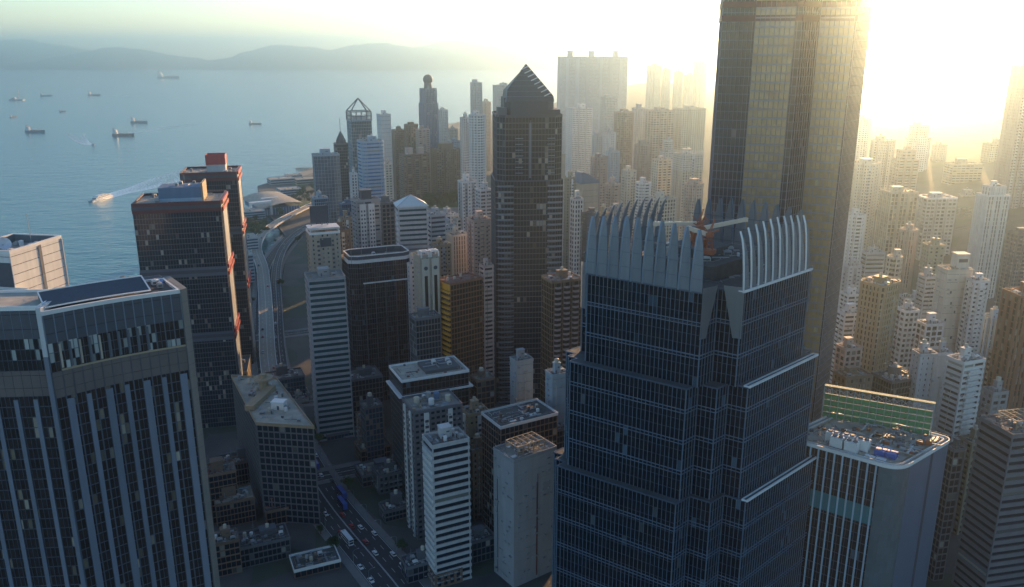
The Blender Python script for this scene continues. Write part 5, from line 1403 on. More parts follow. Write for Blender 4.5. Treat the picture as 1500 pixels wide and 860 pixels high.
B('dark narrow tower with pale roof beside the round cornered office', 1384, 1412, 662, 350, 'office', 'dgrey', 'gdark', 'rect', 12, 1.2, n=6)
B('tall plain grey block half hidden behind the dark narrow tower', 1408, 1446, 652, 390, 'res', 'olive', 'gres', 'rect', 12, .9, n=6)
# the dark canyon, lower middle -------------------------------------------
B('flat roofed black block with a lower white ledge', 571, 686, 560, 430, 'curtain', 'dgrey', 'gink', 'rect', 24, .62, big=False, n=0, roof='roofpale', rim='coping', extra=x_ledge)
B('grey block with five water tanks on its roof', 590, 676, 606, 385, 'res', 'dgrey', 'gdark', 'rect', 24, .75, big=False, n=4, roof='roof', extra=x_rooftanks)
B('white banded block with left side painted as sunlit in the lower middle', 620, 686, 656, 345, 'band', 'lgrey', 'gdark', 'rect', 26, .7, n=11, extra=x_bandleft)
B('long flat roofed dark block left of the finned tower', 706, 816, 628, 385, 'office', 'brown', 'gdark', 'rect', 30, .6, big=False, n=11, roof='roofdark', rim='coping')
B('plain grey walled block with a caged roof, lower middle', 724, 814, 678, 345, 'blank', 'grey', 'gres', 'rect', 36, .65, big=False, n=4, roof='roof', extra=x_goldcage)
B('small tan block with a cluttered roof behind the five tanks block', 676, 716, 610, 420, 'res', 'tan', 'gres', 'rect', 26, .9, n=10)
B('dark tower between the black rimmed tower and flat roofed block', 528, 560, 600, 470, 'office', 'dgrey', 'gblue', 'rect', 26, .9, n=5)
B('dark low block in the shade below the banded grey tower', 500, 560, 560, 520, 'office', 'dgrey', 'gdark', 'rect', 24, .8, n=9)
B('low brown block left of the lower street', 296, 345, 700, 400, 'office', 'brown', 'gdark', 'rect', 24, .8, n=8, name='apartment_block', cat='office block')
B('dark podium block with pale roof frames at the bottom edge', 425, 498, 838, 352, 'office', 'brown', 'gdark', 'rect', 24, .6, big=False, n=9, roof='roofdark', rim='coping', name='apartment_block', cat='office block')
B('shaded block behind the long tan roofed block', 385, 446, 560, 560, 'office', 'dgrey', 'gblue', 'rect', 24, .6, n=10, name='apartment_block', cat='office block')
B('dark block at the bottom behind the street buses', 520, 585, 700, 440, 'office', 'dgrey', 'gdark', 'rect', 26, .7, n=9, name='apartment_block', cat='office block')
# long tan roofed block that runs away from the camera
def long_block():
    Z = 60; A = Vector(G(376, 622, Z)); Bv = Vector(G(455, 632, Z)); C = Vector(G(340, 553, Z)); yaw = math.atan2(Bv.y - A.y, Bv.x - A.x)
    yaw = R(-8); w = 31
    u = Vector((math.cos(yaw), math.sin(yaw))); d = Vector((C.x - A.x, C.y - A.y))
    t = Tower('office_block', 'long tan roofed block with water drum and white roof hut above the shaded street', 'office block', (A.x, A.y, 3), 0)
    pl = [(0, 0), (u.x * w, u.y * w), (u.x * w * .9 + d.x, u.y * w * .9 + d.y), (d.x, d.y)]
    h = Z - 3
    t.tier(pl, 0, h, ST(3.7, .8, 3, .5, 'dgrey', 'gdark', .2, .3)); t.slab(pl, h, 'roofpale', 'tan', 1.2)
    def q(a, c): return (u.x * w * a * (1 - .1 * c) + d.x * c, u.y * w * a * (1 - .1 * c) + d.y * c)
    x, y = q(.55, .72); b = MB(); b.cyl(x, y, h + .3, 2.6, 7, n=14); b.cyl(x, y, h + 7.3, 5.5, 1.2, n=18); b.cyl(x, y, h + 8.5, 2, 2, n=12); t.part('water_drum', b, 'tan')
    x, y = q(.62, .35); b = MB(); b.box(x, y, h + .3, 7, 5, 4, yaw); b.box(x, y, h + 4.3, 7.5, 5.5, .5, yaw, bottom=True); b.box(x, y - 2.6, h + .4, 1.2, .1, 2.2, yaw, mat=1); t.part('white_roof_hut', b, ['hullwhite', 'plantdark'])
    x, y = q(.35, .5); b = MB(); b.box(x, y, h + .3, 5, 30, 3, yaw); t.part('roof_ridge_room', b, 'tan')
    rr = random.Random(6); t.pipework(pl, h + .3, rr, 110); clutter(t, pl, h + .3, 26, rr, big=False, kinds='CPPDCT', scale=1.1)
    t.done()
long_block()
# low blocks under the twin dark towers: podium, footbridge
def podium():
    t = Tower('podium_block', 'brown banded podium block at the foot of the twin dark towers', 'podium', (*G(262, 556, 26)[:2], 3), R(13))
    pl = [(-8, 0), (46, 0), (46, 34), (-8, 34)]; t.tier(pl, 0, 24, ST(4, 1.6, 4, .5, 'tan', 'gbronze', .3, .36)); t.slab(pl, 24, 'roofdark', 'tan')
    clutter(t, pl, 24.3, 16, random.Random(9), big=True, scale=1.3); t.done()
podium()
def footbridge():
    a, c = Vector(G(280, 596, 14)), Vector(G(345, 585, 14)); root = empty('footbridge', (a.x, a.y, 3), math.atan2(c.y - a.y, c.x - a.x), 'white covered footbridge beside the hotel end wall', 'footbridge')
    L = (c - a).length; b = MB(); b.box(L / 2, 0, 7.5, L, 4.5, .5, bottom=True); b.build('deck', 'lgrey', root)
    b = MB(); b.box(L / 2, 0, 11, L + 1, 5.2, .35, bottom=True); b.build('roof', 'coping', root)
    for s_ in (-1, 1):
        b = MB(); b.box(L / 2, s_ * 2.2, 8, L, .12, 1.1)
        for k in range(9): b.box(L * k / 8, s_ * 2.2, 8, .25, .2, 3.1)
        b.build('railing', 'lblue', root)
    for k in (.1, .5, .9): b = MB(); b.cyl(L * k, 0, 0, .7, 7.6, n=10); b.build('column', 'grey', root)
footbridge()
# shore buildings
def terminal():
    a = G(352, 300, 14); root = empty('ferry_terminal', (a[0] + 40, a[1] + 30, 3), R(32), 'ferry terminal hall with a long pale curved roof on the waterfront', 'terminal')
    b = MB(); n = 10; L, W = 120, 64
    for i in range(n):
        f0, f1 = i / n, (i + 1) / n; x0, x1 = -W / 2 + W * f0, -W / 2 + W * f1; z0, z1 = 11 + 7 * math.sin(math.pi * f0 * .8), 11 + 7 * math.sin(math.pi * f1 * .8)
        b.quad((x0, -L / 2, z0), (x1, -L / 2, z1), (x1, L / 2, z1), (x0, L / 2, z0)); b.quad((x0, -L / 2, z0 - 1), (x1, -L / 2, z1 - 1), (x1, -L / 2, z1), (x0, -L / 2, z0))
        b.quad((x1, -L / 2, z1 - 1), (x0, -L / 2, z0 - 1), (x0, L / 2, z0 - 1), (x1, L / 2, z1 - 1))
    b.build('roof', 'roofpale', root)
    b = MB(); b.box(0, 0, 0, W * .86, L * .94, 10.5); b.build('wall', 'blue', root)
    b = MB(); 
    for k in range(14): b.box(-W * .43 + W * .86 * k / 13, -L * .47 - .3, 0, .8, .6, 10.5)
    b.build('column_row', 'lgrey', root)
    return root
terminal()
for k, (px, py, s_) in enumerate(((383, 316, 1.0), (396, 306, .8))):
    a = G(px, py, 3); root = empty('portal_frame', (a[0], a[1], 3), R(30), ['white concrete portal frame on the waterfront, nearer of two', 'white concrete portal frame on the waterfront, farther of two'][k], 'portal frame')
    b = MB(); W, H = 30 * s_, 19 * s_
    b.box(-W / 2, 0, 0, 3, 8, H); b.build('leg_wall', 'coping', root); b = MB(); b.box(W / 2, 0, 0, 3, 8, H); b.build('leg_wall', 'coping', root)
    b = MB(); b.box(0, 0, H, W + 3, 8.4, 3, bottom=True); b.build('cross_beam', 'coping', root)
for k, (px, py, w, d_, h, mt, lb) in enumerate((
        (366, 322, 40, 28, 14, 'lblue', 'low blue walled shed under the ferry terminal roof'), (412, 268, 46, 30, 9, 'lgrey', 'grey pier shed near the point of the shore'),
        (430, 262, 30, 18, 8, 'white', 'small white roofed pier shed farther along the shore'), (424, 286, 36, 30, 12, 'lblue', 'blue roofed pool hall in the waterfront park'),
        (452, 268, 50, 26, 9, 'beige', 'long beige shed beside the waterfront lawn'), (402, 300, 22, 16, 8, 'white', 'small white pavilion by the waterfront ramp'),
        (355, 408, 20, 40, 30, 'lblue', 'blue grey block squeezed between dark tower and highway'), (362, 372, 24, 30, 22, 'lgrey', 'grey service block at the highway bend'))):
    a = G(px, py, 3); T_ = Tower('shore_building', lb, 'building', (a[0], a[1], 3), R(28)); pl = foot('rect', w, d_)
    T_.tier(pl, 0, h, STY['band'](mt, 'gblue')); T_.slab(pl, h, 'roofpale', mt, .6); clutter(T_, pl, h + .3, 4, random.Random(k), big=False, kinds='CPD'); T_.done()
# more towers: hillside, hazy middle distance and the low blocks of the dark canyon
RES = dict(name='residential_tower')
B('white estate tower close beside the lower edge of the very tall tower', 1240, 1268, 318, 690, 'res', 'white', 'gres', 'cross', 4, .9, n=4, **RES)
B('cream estate tower with a pink cast left of the gantry roofed tower', 1318, 1344, 340, 660, 'res', 'pink', 'gres', 'cross', 4, .9, n=4, **RES)
B('dull olive tower below the gantry roofed grey tower', 1352, 1384, 362, 640, 'res', 'olive', 'gres', 'slots', 4, .8, n=5, **RES)
B('hazy cream tower left of the white stand alone tower', 1404, 1434, 288, 980, 'res', 'cream', 'gres', 'cross', 4, .9, n=2, **RES)
B('washed out tower high in the glare near the right edge', 1440, 1474, 212, 1150, 'res', 'beige', 'gres', 'slots', 4, .8, n=2, **RES)
B('washed out tower in the glare just right of the very tall tower', 1252, 1276, 176, 1250, 'res', 'white', 'gres', 'cross', 4, .9, n=2, **RES)
B('glare bleached tower with a flat top between two taller estate towers', 1366, 1388, 214, 1200, 'res', 'cream', 'gres', 'cross', 4, .9, n=2, **RES)
B('small grey tower at the foot of the olive tower', 1346, 1374, 408, 580, 'res', 'lgrey', 'gres', 'rect', 8, .9, n=6, **RES)
B('grey block with tiny windows left of the bronze windowed tan tower', 1236, 1262, 392, 620, 'tile', 'lgrey', 'gres', 'rect', 8, .8, n=5, **RES)
B('pale slim tower rising right behind the bronze windowed tan tower', 1300, 1322, 380, 600, 'res', 'cream', 'gres', 'cross', 8, 1, n=4, **RES)
B('low beige block on the slope right of the balcony tower', 1448, 1482, 520, 480, 'grid', 'beige', 'gres', 'rect', 10, .8, n=9, name='apartment_block', cat='apartment block')
B('low white block on the slope behind the white cluster tower', 1344, 1382, 478, 480, 'grid', 'white', 'gres', 'rect', 10, .7, n=8, name='apartment_block', cat='apartment block')
B('grey walled block with rooftop huts right of the white cluster', 1440, 1476, 578, 420, 'grid', 'grey', 'gres', 'rect', 12, .8, n=10, name='apartment_block', cat='apartment block')
B('brown low block behind the lattice screen at its left end', 1222, 1276, 556, 420, 'grid', 'brown', 'gres', 'rect', 16, .6, n=12, name='apartment_block', cat='apartment block')
B('hazy mauve tower above the white stepped apartment tower', 930, 952, 214, 1020, 'res', 'mauve', 'gres', 'cross', 20, .9, n=2, **RES)
B('hazy pale tower above the low apartment block by the cranes', 956, 984, 236, 960, 'res', 'cream', 'gres', 'slots', 20, .8, n=2, **RES)
B('hazy blue tower right of the curved roof tower', 888, 908, 224, 1080, 'res', 'lblue', 'gres', 'cross', 20, .9, n=2, **RES)
B('hazy tower with a narrow top just left of the scaffolded tower', 968, 990, 208, 1100, 'res', 'lgrey', 'gres', 'cross', 20, .9, n=2, setb=(.6, 14), **RES)
B('low tan block above the left end of the fins', 874, 894, 316, 680, 'grid', 'tan', 'gres', 'rect', 26, .9, n=6, **RES)
B('grey block between the curved roof tower and the left fins', 890, 914, 308, 760, 'res', 'grey', 'gres', 'rect', 26, .9, n=6, **RES)
B('green grey block right of the pyramid roofed tower near the trees', 646, 668, 334, 720, 'res', 'lblue', 'gres', 'rect', 26, .9, n=6, **RES)
B('small cream block at the left foot of the pinkish narrow tower', 664, 686, 322, 760, 'grid', 'cream', 'gres', 'rect', 26, .9, n=5, **RES)
B('tan apartment block behind the beige sign block', 497, 516, 322, 720, 'res', 'tan', 'gres', 'rect', 26, .9, n=4, **RES)
B('hazy small tower left of the white twin towers', 656, 674, 208, 1450, 'res', 'lblue', 'gres', 'cross', 26, 1, n=1, **RES)
LOW = dict(name='low_block', cat='office block')
B('low block with a tan roof painted as sunlit beside the hotel end wall', 312, 372, 742, 396, 'office', 'brown', 'gdark', 'rect', 24, .8, n=12, roof='roofpale', **LOW)  # pale roof colour stands in for a patch of sunlight
B('low dark roofed block behind the pale tan roof', 322, 392, 684, 436, 'office', 'dgrey', 'gdark', 'rect', 24, .5, n=12, roof='roofdark', **LOW)
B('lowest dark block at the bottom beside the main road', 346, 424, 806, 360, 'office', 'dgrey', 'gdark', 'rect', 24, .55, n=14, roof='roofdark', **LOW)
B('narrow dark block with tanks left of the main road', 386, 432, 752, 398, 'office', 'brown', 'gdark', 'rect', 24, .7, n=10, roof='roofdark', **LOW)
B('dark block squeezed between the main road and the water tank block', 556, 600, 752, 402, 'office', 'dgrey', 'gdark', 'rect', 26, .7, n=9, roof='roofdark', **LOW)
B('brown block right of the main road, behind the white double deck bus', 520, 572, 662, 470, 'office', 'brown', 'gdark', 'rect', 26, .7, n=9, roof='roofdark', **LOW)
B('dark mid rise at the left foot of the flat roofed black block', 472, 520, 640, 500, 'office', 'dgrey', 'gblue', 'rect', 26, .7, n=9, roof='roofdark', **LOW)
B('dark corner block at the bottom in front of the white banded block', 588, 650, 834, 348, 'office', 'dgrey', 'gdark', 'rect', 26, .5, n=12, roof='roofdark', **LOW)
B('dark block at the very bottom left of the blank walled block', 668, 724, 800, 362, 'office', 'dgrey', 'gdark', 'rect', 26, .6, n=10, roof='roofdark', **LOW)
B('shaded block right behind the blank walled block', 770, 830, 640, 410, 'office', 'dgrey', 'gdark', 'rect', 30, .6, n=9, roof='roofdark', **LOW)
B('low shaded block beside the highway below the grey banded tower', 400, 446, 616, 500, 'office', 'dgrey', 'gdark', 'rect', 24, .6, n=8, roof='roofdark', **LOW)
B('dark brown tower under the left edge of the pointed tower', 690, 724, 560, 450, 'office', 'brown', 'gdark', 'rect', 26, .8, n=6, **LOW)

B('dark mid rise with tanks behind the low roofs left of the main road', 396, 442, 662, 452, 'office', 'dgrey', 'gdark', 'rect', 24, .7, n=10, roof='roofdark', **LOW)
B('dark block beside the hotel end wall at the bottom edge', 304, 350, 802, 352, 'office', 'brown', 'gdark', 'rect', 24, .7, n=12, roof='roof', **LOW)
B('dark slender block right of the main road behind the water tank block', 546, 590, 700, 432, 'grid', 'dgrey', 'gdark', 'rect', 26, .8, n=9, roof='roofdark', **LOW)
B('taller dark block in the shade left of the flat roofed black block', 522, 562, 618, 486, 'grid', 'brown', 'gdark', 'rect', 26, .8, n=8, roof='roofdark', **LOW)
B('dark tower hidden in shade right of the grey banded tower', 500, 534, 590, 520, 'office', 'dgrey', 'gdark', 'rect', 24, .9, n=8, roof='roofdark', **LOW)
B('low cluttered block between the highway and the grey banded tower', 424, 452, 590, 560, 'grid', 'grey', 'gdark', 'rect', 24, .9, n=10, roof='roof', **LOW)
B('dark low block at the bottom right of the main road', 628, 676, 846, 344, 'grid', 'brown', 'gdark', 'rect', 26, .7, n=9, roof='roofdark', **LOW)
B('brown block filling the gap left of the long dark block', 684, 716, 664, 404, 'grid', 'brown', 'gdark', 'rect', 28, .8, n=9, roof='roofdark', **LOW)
# ------------------------------------------------------------------ ships on the water
def cargo_ship(L, hull, label, px, py, rz, group='anchored cargo ships'):
    x, y, _ = G(px, py, 0); root = empty('cargo_ship', (x, y, 0), rz, label, 'ship', group); k = L / 60
    b = MB(); W = 5.2 * k
    prof = [(-30, .8), (-26, 1), (18, 1), (25, .72), (30, .06)]
    for (x0, w0), (x1, w1) in zip(prof, prof[1:]):
        z0, z1 = 5 + (1.6 if x0 >= 25 else 0), 5 + (1.8 if x1 >= 25 else 0)
        for s_ in (-1, 1):
            q = ((x0 * k, s_ * w0 * W, -.5), (x1 * k, s_ * w1 * W, -.5), (x1 * k, s_ * w1 * W * 1.05, z1 * k), (x0 * k, s_ * w0 * W * 1.05, z0 * k)); b.quad(*(q if s_ < 0 else q[::-1]))
        b.quad((x0 * k, -w0 * W * 1.05, z0 * k), (x1 * k, -w1 * W * 1.05, z1 * k), (x1 * k, w1 * W * 1.05, z1 * k), (x0 * k, w0 * W * 1.05, z0 * k))
    b.quad((-30 * k, .8 * W, -.5), (-30 * k, -.8 * W, -.5), (-30 * k, -.84 * W, 5 * k), (-30 * k, .84 * W, 5 * k)); b.build('hull', hull, root)
    b = MB(); b.box(-22 * k, 0, 5 * k, 12 * k, 8.6 * k, 5 * k); b.box(-22 * k, 0, 10 * k, 9 * k, 8 * k, 4 * k); b.box(-21 * k, 0, 14 * k, 5 * k, 11 * k, 2.6 * k)
    b.box(-18.4 * k, 0, 14.8 * k, .2, 9 * k, 1.1 * k, mat=1); b.build('bridge_house', ['hullwhite', 'carglass'], root)
    b = MB(); b.cyl(-26 * k, 0, 14 * k, 1.6 * k, 6 * k, n=10); b.build('funnel', 'hullred', root)
    for x_ in (-9, 0, 9, 18):
        b = MB(); b.box(x_ * k, 0, 5 * k, 7.4 * k, 7 * k, 1.8 * k); b.build('hatch_cover', 'hatch', root)
    for x_ in (-13.5, 13.6):
        b = MB(); b.bar((x_ * k, 0, 5 * k), (x_ * k, 0, 20 * k), .9 * k, n=6); b.bar((x_ * k, 0, 9 * k), ((x_ + 9) * k, 0, 17 * k), .5 * k); b.build('derrick', 'steel', root)
    return root
SHIPS = [(52, 194, 68, 'hulldark', R(-12), 'dark hulled cargo ship at far left with white bridge, bow to the right'),
         (181, 199, 66, 'hullred', R(-4), 'rust hulled cargo ship nearest of the middle pair'), (204, 180, 62, 'hulldark', R(-8), 'small dark cargo ship just behind the rust hulled one'),
         (374, 182, 44, 'hulldark', R(-6), 'lone cargo ship anchored at the right, nearest the towers'), (68, 141, 60, 'hulldark', R(20), 'distant small ship behind the dark hulled cargo ship'),
         (138, 140, 70, 'hulldark', R(-3), 'distant long low ship in the haze'), (20, 172, 36, 'hulldark', R(80), 'tiny ship seen end on at the far left'), (92, 164, 34, 'hulldark', R(70), 'tiny ship seen end on right of the far left one'),
         (247, 115, 190, 'hulldark', R(-2), 'faint long ship near the horizon below the hills')]
for px, py, L, hull, rz, lab in SHIPS: cargo_ship(L, hull, lab, px, py, rz)
def crane_barge():
    x, y, _ = G(25, 147, 0); root = empty('crane_barge', (x, y, 0), R(5), 'crane barge with a tall mast at the upper left of the harbour', 'barge')
    b = MB(); b.box(0, 0, -.5, 66, 24, 6); b.build('hull', 'hulldark', root)
    b = MB(); b.box(-14, 0, 5.5, 16, 16, 9); b.build('deck_house', 'plant', root)
    b = MB(); b.bar((8, -6, 5), (14, 0, 52), 1.6); b.bar((8, 6, 5), (14, 0, 52), 1.6); b.bar((-10, 0, 14), (14, 0, 52), .7); b.build('derrick', 'steel', root)
crane_barge()
def wake(path, w0, w1, name='boat_wake'):
    b = MB(); n = len(path) - 1
    L, Rr = [], []
    for i, (x, y) in enumerate(path):
        a, c = path[max(i - 1, 0)], path[min(i + 1, n)]; dx, dy = c[0] - a[0], c[1] - a[1]; l = math.hypot(dx, dy); hw = (w0 + (w1 - w0) * i / n) / 2
        L.append((x - dy / l * hw, y + dx / l * hw, .12)); Rr.append((x + dy / l * hw, y - dx / l * hw, .12))
    for i in range(n): b.quad(Rr[i], Rr[i + 1], L[i + 1], L[i], 0, ((i / n, 0), ((i + 1) / n, 0), ((i + 1) / n, 1), (i / n, 1)))
    tag(b.build(name, 'foam'), kind='stuff')
def fast_boat(name, label, cat, px, py, rz, L, tri=False):
    x, y, _ = G(px, py, 0); root = empty(name, (x, y, 0), rz, label, cat); k = L / 30
    for s_ in ((-1, 1) if tri else (0,)):
        b = MB(); W = 2.0 if tri else 4.0; yc = s_ * 3.6 * k
        for (x0, w0), (x1, w1) in (((-15, .9), (5, 1)), ((5, 1), (15, .05))):
            for q in (-1, 1):
                f = ((x0 * k, yc + q * w0 * W * k, -.4), (x1 * k, yc + q * w1 * W * k, -.4), (x1 * k, yc + q * w1 * W * 1.1 * k, 3 * k), (x0 * k, yc + q * w0 * W * 1.1 * k, 3 * k)); b.quad(*(f if q < 0 else f[::-1]))
            b.quad((x0 * k, yc - w0 * W * 1.1 * k, 3 * k), (x1 * k, yc - w1 * W * 1.1 * k, 3 * k), (x1 * k, yc + w1 * W * 1.1 * k, 3 * k), (x0 * k, yc + w0 * W * 1.1 * k, 3 * k))
        b.build('hull', 'hullwhite', root)
    b = MB(); b.box(-2 * k, 0, 3 * k, 22 * k, 8 * k, 2.6 * k); b.box(-1 * k, 0, 5.6 * k, 13 * k, 6.5 * k, 2.2 * k); b.box(9.05 * k, 0, 4 * k, .1, 7 * k, 1.2 * k, mat=1)
    for q in (-1, 1): b.box(-2 * k, q * 4.03 * k, 3.9 * k, 20 * k, .06, 1.1 * k, mat=1); b.box(-1 * k, q * 3.28 * k, 6.2 * k, 11 * k, .06, .9 * k, mat=1)
    b.build('cabin', ['hullwhite', 'carglass'], root)
    b = MB(); b.bar((-4 * k, 0, 7.8 * k), (-4 * k, 0, 11 * k), .4 * k); b.build('mast', 'steel', root)
    return root
def track(pts): return [G(px, py, 0)[:2] for px, py in smooth(pts, 8)]
FER = [(148, 292), (175, 283), (205, 276), (230, 268), (262, 258), (330, 240)]
p0, p1 = G(136, 296, 0), G(160, 288, 0); fast_boat('ferry', 'white ferry trailing a long white wake left of the dark towers', 'ferry', 147, 292, math.atan2(p0[1] - p1[1], p0[0] - p1[0]), 40, True).scale = (1.6, .75, .75)
wake(track(FER), 22, 95)
p0, p1 = G(140, 214, 0), G(122, 208, 0); fast_boat('speedboat', 'small white speedboat with a short curved wake in mid harbour', 'speedboat', 137, 213, math.atan2(p0[1] - p1[1], p0[0] - p1[0]), 22)
wake(track([(136, 212.5), (128, 211), (120, 207), (114, 201), (112, 196)]), 16, 50)
wake(track([(190, 195), (215, 192), (250, 186), (290, 182)]), 14, 40)
p0, p1 = G(125, 141, 0), G(150, 140, 0)
wake(track([(150, 140.5), (170, 140.2), (195, 141.5)]), 30, 90)

# ------------------------------------------------------------------ waterfront green, trees
def patch(name, pts, z, mat, kind):
    b = MB(); b.ngon([(*G(px, py, z)[:2], z) for px, py in pts], 0); tag(b.build(name, mat), kind=kind)
patch('grass', [(348, 340), (352, 327), (366, 321), (384, 323), (390, 330), (376, 338), (360, 343)], 3.25, 'grass', 'stuff')
patch('grass', [(425, 268), (444, 261), (466, 258), (470, 266), (448, 270), (430, 274)], 3.25, 'grass', 'stuff')
patch('grass', [(430, 300), (446, 294), (466, 292), (466, 302), (446, 305)], 3.25, 'grass', 'stuff')
patch('path', [(392, 296), (406, 290), (440, 284), (442, 288), (410, 295), (398, 302)], 3.12, 'paving', 'structure')
patch('path', [(440, 252), (466, 247), (470, 250), (446, 257), (425, 262), (420, 259)], 3.12, 'deck', 'structure')
bp = MB()
a, c = G(434, 248, 0), G(456, 248, 0); bp.bar((a[0], a[1], 2.5), (c[0], c[1], 2.5), 9, h=1.2)
for k in range(8):
    f = k / 7; bp.cyl(a[0] + (c[0] - a[0]) * f, a[1] + (c[1] - a[1]) * f, -1, 1.2, 3.2, n=8)
tag(bp.build('jetty', 'dgrey'), 'long dark jetty standing off the point of the shore', 'jetty')
def rocks():
    b = MB(); rr = random.Random(4)
    for k in range(70):
        px, py = rr.uniform(178, 197), rr.uniform(408, 428); x, y, _ = G(px, py, 0); r = rr.uniform(1.5, 4.5); n = 7
        rs = [r * rr.uniform(.6, 1.1) for _ in range(n)]; an = [2 * math.pi * i / n for i in range(n)]
        lo = [(x + rs[i] * math.cos(an[i]), y + rs[i] * math.sin(an[i]), -.5) for i in range(n)]; hi = [(x + rs[i] * .6 * math.cos(an[i] + .2), y + rs[i] * .6 * math.sin(an[i] + .2), r * rr.uniform(.5, .9)) for i in range(n)]
        for i in range(n): b.quad(lo[i], lo[(i + 1) % n], hi[(i + 1) % n], hi[i])
        b.ngon(hi)
    tag(b.build('rocks', 'rock'), kind='stuff')
rocks()
def tree_proto(seed, h, spread, label, group):
    rr = random.Random(seed); root = empty('tree', (0, 0, 0), 0, label, 'tree', group)
    b = MB(); b.bar((0, 0, -.5), (0.2, .1, h * .45), .7, n=6); 
    tips = []
    for k in range(6):
        an = k * 1.05 + rr.uniform(-.3, .3); r = spread * rr.uniform(.35, .6); e = (r * math.cos(an), r * math.sin(an), h * rr.uniform(.6, .85)); b.bar((.15, .1, h * rr.uniform(.28, .42)), e, .28, n=5); tips.append(e)
    tips.append((0, 0, h * .88)); b.build('trunk', 'bark', root)
    c = MB()
    for tx, ty, tz in tips:
        R0 = spread * rr.uniform(.38, .58)
        for _ in range(85):
            d = Vector((rr.gauss(0, 1), rr.gauss(0, 1), rr.gauss(0, .75))).normalized() * R0 * rr.random() ** .4
            o = Vector((tx, ty, tz)) + d; u = Vector((rr.gauss(0, 1), rr.gauss(0, 1), rr.gauss(0, 1))).normalized(); v = u.orthogonal().normalized(); s_ = rr.uniform(.35, .85) * spread / 5
            c.quad(tuple(o - u * s_), tuple(o + v * s_ * .6), tuple(o + u * s_), tuple(o - v * s_ * .6))
    c.build('crown', 'leaf', root); return root
PROTO = [tree_proto(1, 10, 5.5, 'x', 'x'), tree_proto(2, 12, 6, 'x', 'x'), tree_proto(3, 8.5, 4.6, 'x', 'x')]
rt = random.Random(21); first = set()
def plant(x, y, z, label, group, s=None, k=None):
    k = rt.randrange(3) if k is None else k
    if k in first: o = copy_tree(PROTO[k])
    else: o = PROTO[k]; first.add(k)
    s = s or rt.uniform(.8, 1.25); o.location = (x, y, z); o.rotation_euler = (0, 0, rt.uniform(0, 6.28)); o.scale = (s, s, s * rt.uniform(.85, 1.1))
    o['label'] = label; o['group'] = group; o['category'] = 'tree'
for _ in range(46):
    f = rt.random(); px = 398 + 66 * f + rt.uniform(-10, 10); py = 312 - 26 * f + rt.uniform(-14, 10); x, y, _z = G(px, py, 3); plant(x, y, 3, 'broad green tree in the waterfront park inside the highway bend', 'waterfront park trees')
for _ in range(26):
    px = rt.uniform(350, 392); py = rt.uniform(324, 350); x, y, _z = G(px, py, 3); plant(x, y, 3, 'round tree at the edge of the lawn under the highway bend', 'trees round the waterfront lawn')
# the small hill park between the residential blocks: a raised wooded terrace
zpk = 26
cpk = G(652, 300, zpk)
T_ = Tower('park_terrace', 'raised park terrace with green trees below the brown residential blocks', 'park', (cpk[0], cpk[1], 0), R(26)); pl = foot('rect', 62, 60)
T_.tier(pl, 0, zpk, STY['blank']('grey', 'gdark')); T_.slab(pl, zpk, 'grass', 'grey', .6, name='lawn'); T_.done()
for _ in range(34):
    a, c = rt.uniform(-27, 27), rt.uniform(-26, 26); x = cpk[0] + a * math.cos(R(26)) - c * math.sin(R(26)); y = cpk[1] + a * math.sin(R(26)) + c * math.cos(R(26))
    plant(x, y, zpk + .3, 'bright green tree on the raised park terrace among the towers', 'trees of the raised park', rt.uniform(1.1, 1.7))
for _ in range(30):
    s_ = rt.random(); i = int(s_ * (len(MAIN) - 1)); p_ = MAIN[i]; off = rt.choice((-14.5, 14.5)); q = sides(MAIN, off)[i]; plant(q[0], q[1], 3.1, 'street tree on the pavement of the wide main road', 'street trees along the main road', rt.uniform(.5, .8))

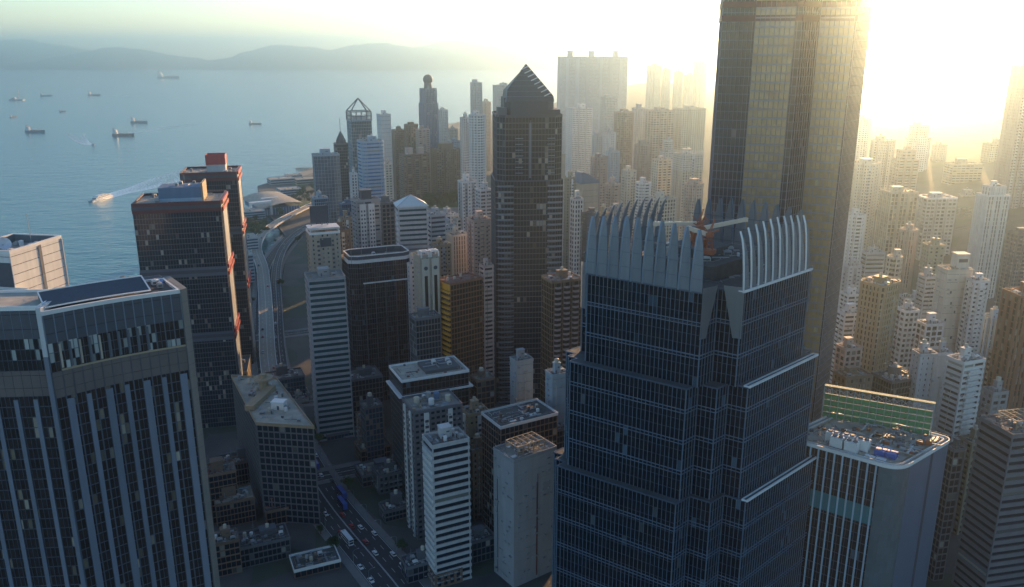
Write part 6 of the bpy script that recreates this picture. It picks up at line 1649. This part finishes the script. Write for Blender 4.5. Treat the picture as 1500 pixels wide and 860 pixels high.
# ------------------------------------------------------------------ traffic
def car_proto(col, bus=False):
    root = empty('bus' if bus else 'car', (0, 0, 0)); L, W, H = (11, 2.5, 4.0) if bus else (4.4, 1.8, 1.45)
    b = MB()
    if bus: b.box(0, 0, .4, L, W, H - .4, bottom=True); b.box(0, 0, H, L * .96, W * .9, .12)
    else:
        b.box(0, 0, .35, L, W, .55, bottom=True)
        b.quad((-1.9, -.8, .9), (1.0, -.8, .9), (.4, -.68, H), (-1.4, -.68, H)); b.quad((1.0, .8, .9), (-1.9, .8, .9), (-1.4, .68, H), (.4, .68, H)); b.quad((-1.4, -.68, H), (.4, -.68, H), (.4, .68, H), (-1.4, .68, H))
    b.build('body', col, root)
    g = MB()
    if bus:
        for s_ in (-1, 1):
            for z in (1.3, 2.8): g.box(0, s_ * (W / 2 + .01), z, L * .9, .04, .8)
        g.box(L / 2 + .01, 0, 1.2, .04, W * .85, 1.1); g.box(L / 2 + .01, 0, 2.7, .04, W * .85, .9)
    else:
        g.quad((1.0, -.8, .9), (1.0, .8, .9), (.4, .68, H - .02), (.4, -.68, H - .02)); g.quad((-1.9, .8, .9), (-1.9, -.8, .9), (-1.4, -.68, H - .02), (-1.4, .68, H - .02))
        for s_ in (-1, 1): g.quad(*[(x, s_ * (y + .015), z) for x, y, z in ((-1.6, .79, .95), (.8, .79, .95), (.35, .69, H - .1), (-1.3, .69, H - .1))][::s_ * -1 or 1])
    g.build('window', 'carglass', root)
    for x in ((-3.4, 3.6) if bus else (-1.35, 1.35)):
        for s_ in (-1, 1):
            w_ = MB(); r = .48 if bus else .33; n = 10
            ci = [(x + r * math.cos(2 * math.pi * k / n), r + r * math.sin(2 * math.pi * k / n)) for k in range(n)]; ya, yb = s_ * W / 2 - s_ * .2, s_ * (W / 2 + .03)
            for k in range(n):
                (xa, za), (xb, zb) = ci[k], ci[(k + 1) % n]; q = ((xa, ya, za), (xa, yb, za), (xb, yb, zb), (xb, ya, zb)); w_.quad(*(q if s_ > 0 else q[::-1]))
            w_.ngon([(a, yb, c) for a, c in (ci[::-1] if s_ > 0 else ci)]); w_.build('wheel', 'rubber', root)
    return root
CARS = {k: car_proto(k) for k in ('car_white', 'car_silver', 'car_black', 'car_red')}; BUS = {k: car_proto(k, True) for k in ('bus_blue', 'bus_white')}
used = set(); rc = random.Random(33)
def drive(kind, path, s_, off, label, cat, group, fwd=1):
    pool = BUS if kind in BUS else CARS; i = max(1, min(len(path) - 2, int(s_ * (len(path) - 1)))); f = s_ * (len(path) - 1) - i
    q = sides(path, off); a, b = q[i], q[i + 1]; x, y = a[0] + (b[0] - a[0]) * f, a[1] + (b[1] - a[1]) * f
    o = pool[kind] if kind not in used else copy_tree(pool[kind]); used.add(kind)
    o.location = (x, y, path[i][2] + (.05 if path is MAIN else .03 if path in (FLY1, FLY2) else .1)); an = math.atan2(b[1] - a[1], b[0] - a[0]); o.rotation_euler = (0, 0, an if fwd > 0 else an + math.pi)
    tag(o, label, cat, group)
cw = {'car_white': 'white', 'car_silver': 'silver', 'car_black': 'black', 'car_red': 'red'}
taken = []
for path, where, lanes, n, lo, hi in ((MAIN, 'the wide main road', (-9.2, -5.5, -1.9, 1.9, 5.5, 9.2), 80, .2, .92), (FLY1, 'the elevated curving highway', (-3.4, 3.4), 16, .05, .95), (FLY2, 'the lower slip road flyover', (-2, 2), 7, .1, .9)):
    for _ in range(n):
        s_ = rc.uniform(lo, hi); off = rc.choice(lanes)
        if any(p_ is path and abs(s_ - q) < .012 and off == r_ for p_, q, r_ in taken): continue
        taken.append((path, s_, off)); k = rc.choice(list(CARS)); drive(k, path, s_, off, '%s car driving on %s' % (cw[k], where), 'car', '%s cars on %s' % (cw[k], where), 1 if off > 0 else -1)
for s_, off, k, lab in ((.66, -5.5, 'bus_blue', 'blue double deck bus in the shaded street, farthest of the blue ones'), (.72, -9.2, 'bus_blue', 'blue double deck bus in the shaded street, second from the top'), (.735, -5.5, 'bus_blue', 'blue double deck bus beside the lane line near the crossing'),
                        (.78, 5.5, 'bus_white', 'white double deck bus at the lower end of the main road'), (.56, 9.2, 'bus_white', 'white double deck bus under the end of the flyover'), (.42, 5.5, 'bus_blue', 'blue double deck bus beside the elevated highway piers')):
    drive(k, MAIN, s_, off, lab, 'bus', None, 1 if off > 0 else -1)
for k, o in list(CARS.items()) + list(BUS.items()):
    if k not in used:
        for ch in list(o.children): bpy.data.objects.remove(ch)
        bpy.data.objects.remove(o)

# ------------------------------------------------------------------ street lamps
def lamp_proto():
    root = empty('street_lamp', (0, 0, 0), 0, 'grey street lamp with a curved arm over the main road', 'street lamp', 'street lamps along the main road')
    b = MB(); b.cyl(0, 0, 0, .16, 9, .09, 8); b.bar((0, 0, 8.9), (0, -1.2, 9.7), .12, n=6); b.bar((0, -1.2, 9.7), (0, -2.8, 9.8), .11, n=6); b.build('pole', 'steel', root)
    b = MB(); b.box(0, -2.9, 9.65, .35, .9, .2, bottom=True); b.build('lamp_head', 'plant', root); return root
LP = lamp_proto(); k_ = 0
for i in range(8, len(MAIN) - 3, 1):
    for off in (-11.8, 11.8):
        q = sides(MAIN, off); a, c = q[i], q[i + 1]; an = math.atan2(c[1] - a[1], c[0] - a[0])
        o = LP if k_ == 0 else copy_tree(LP); k_ += 1
        o.location = (a[0], a[1], 3.15); o.rotation_euler = (0, 0, an + (math.pi if off < 0 else 0) + math.pi)
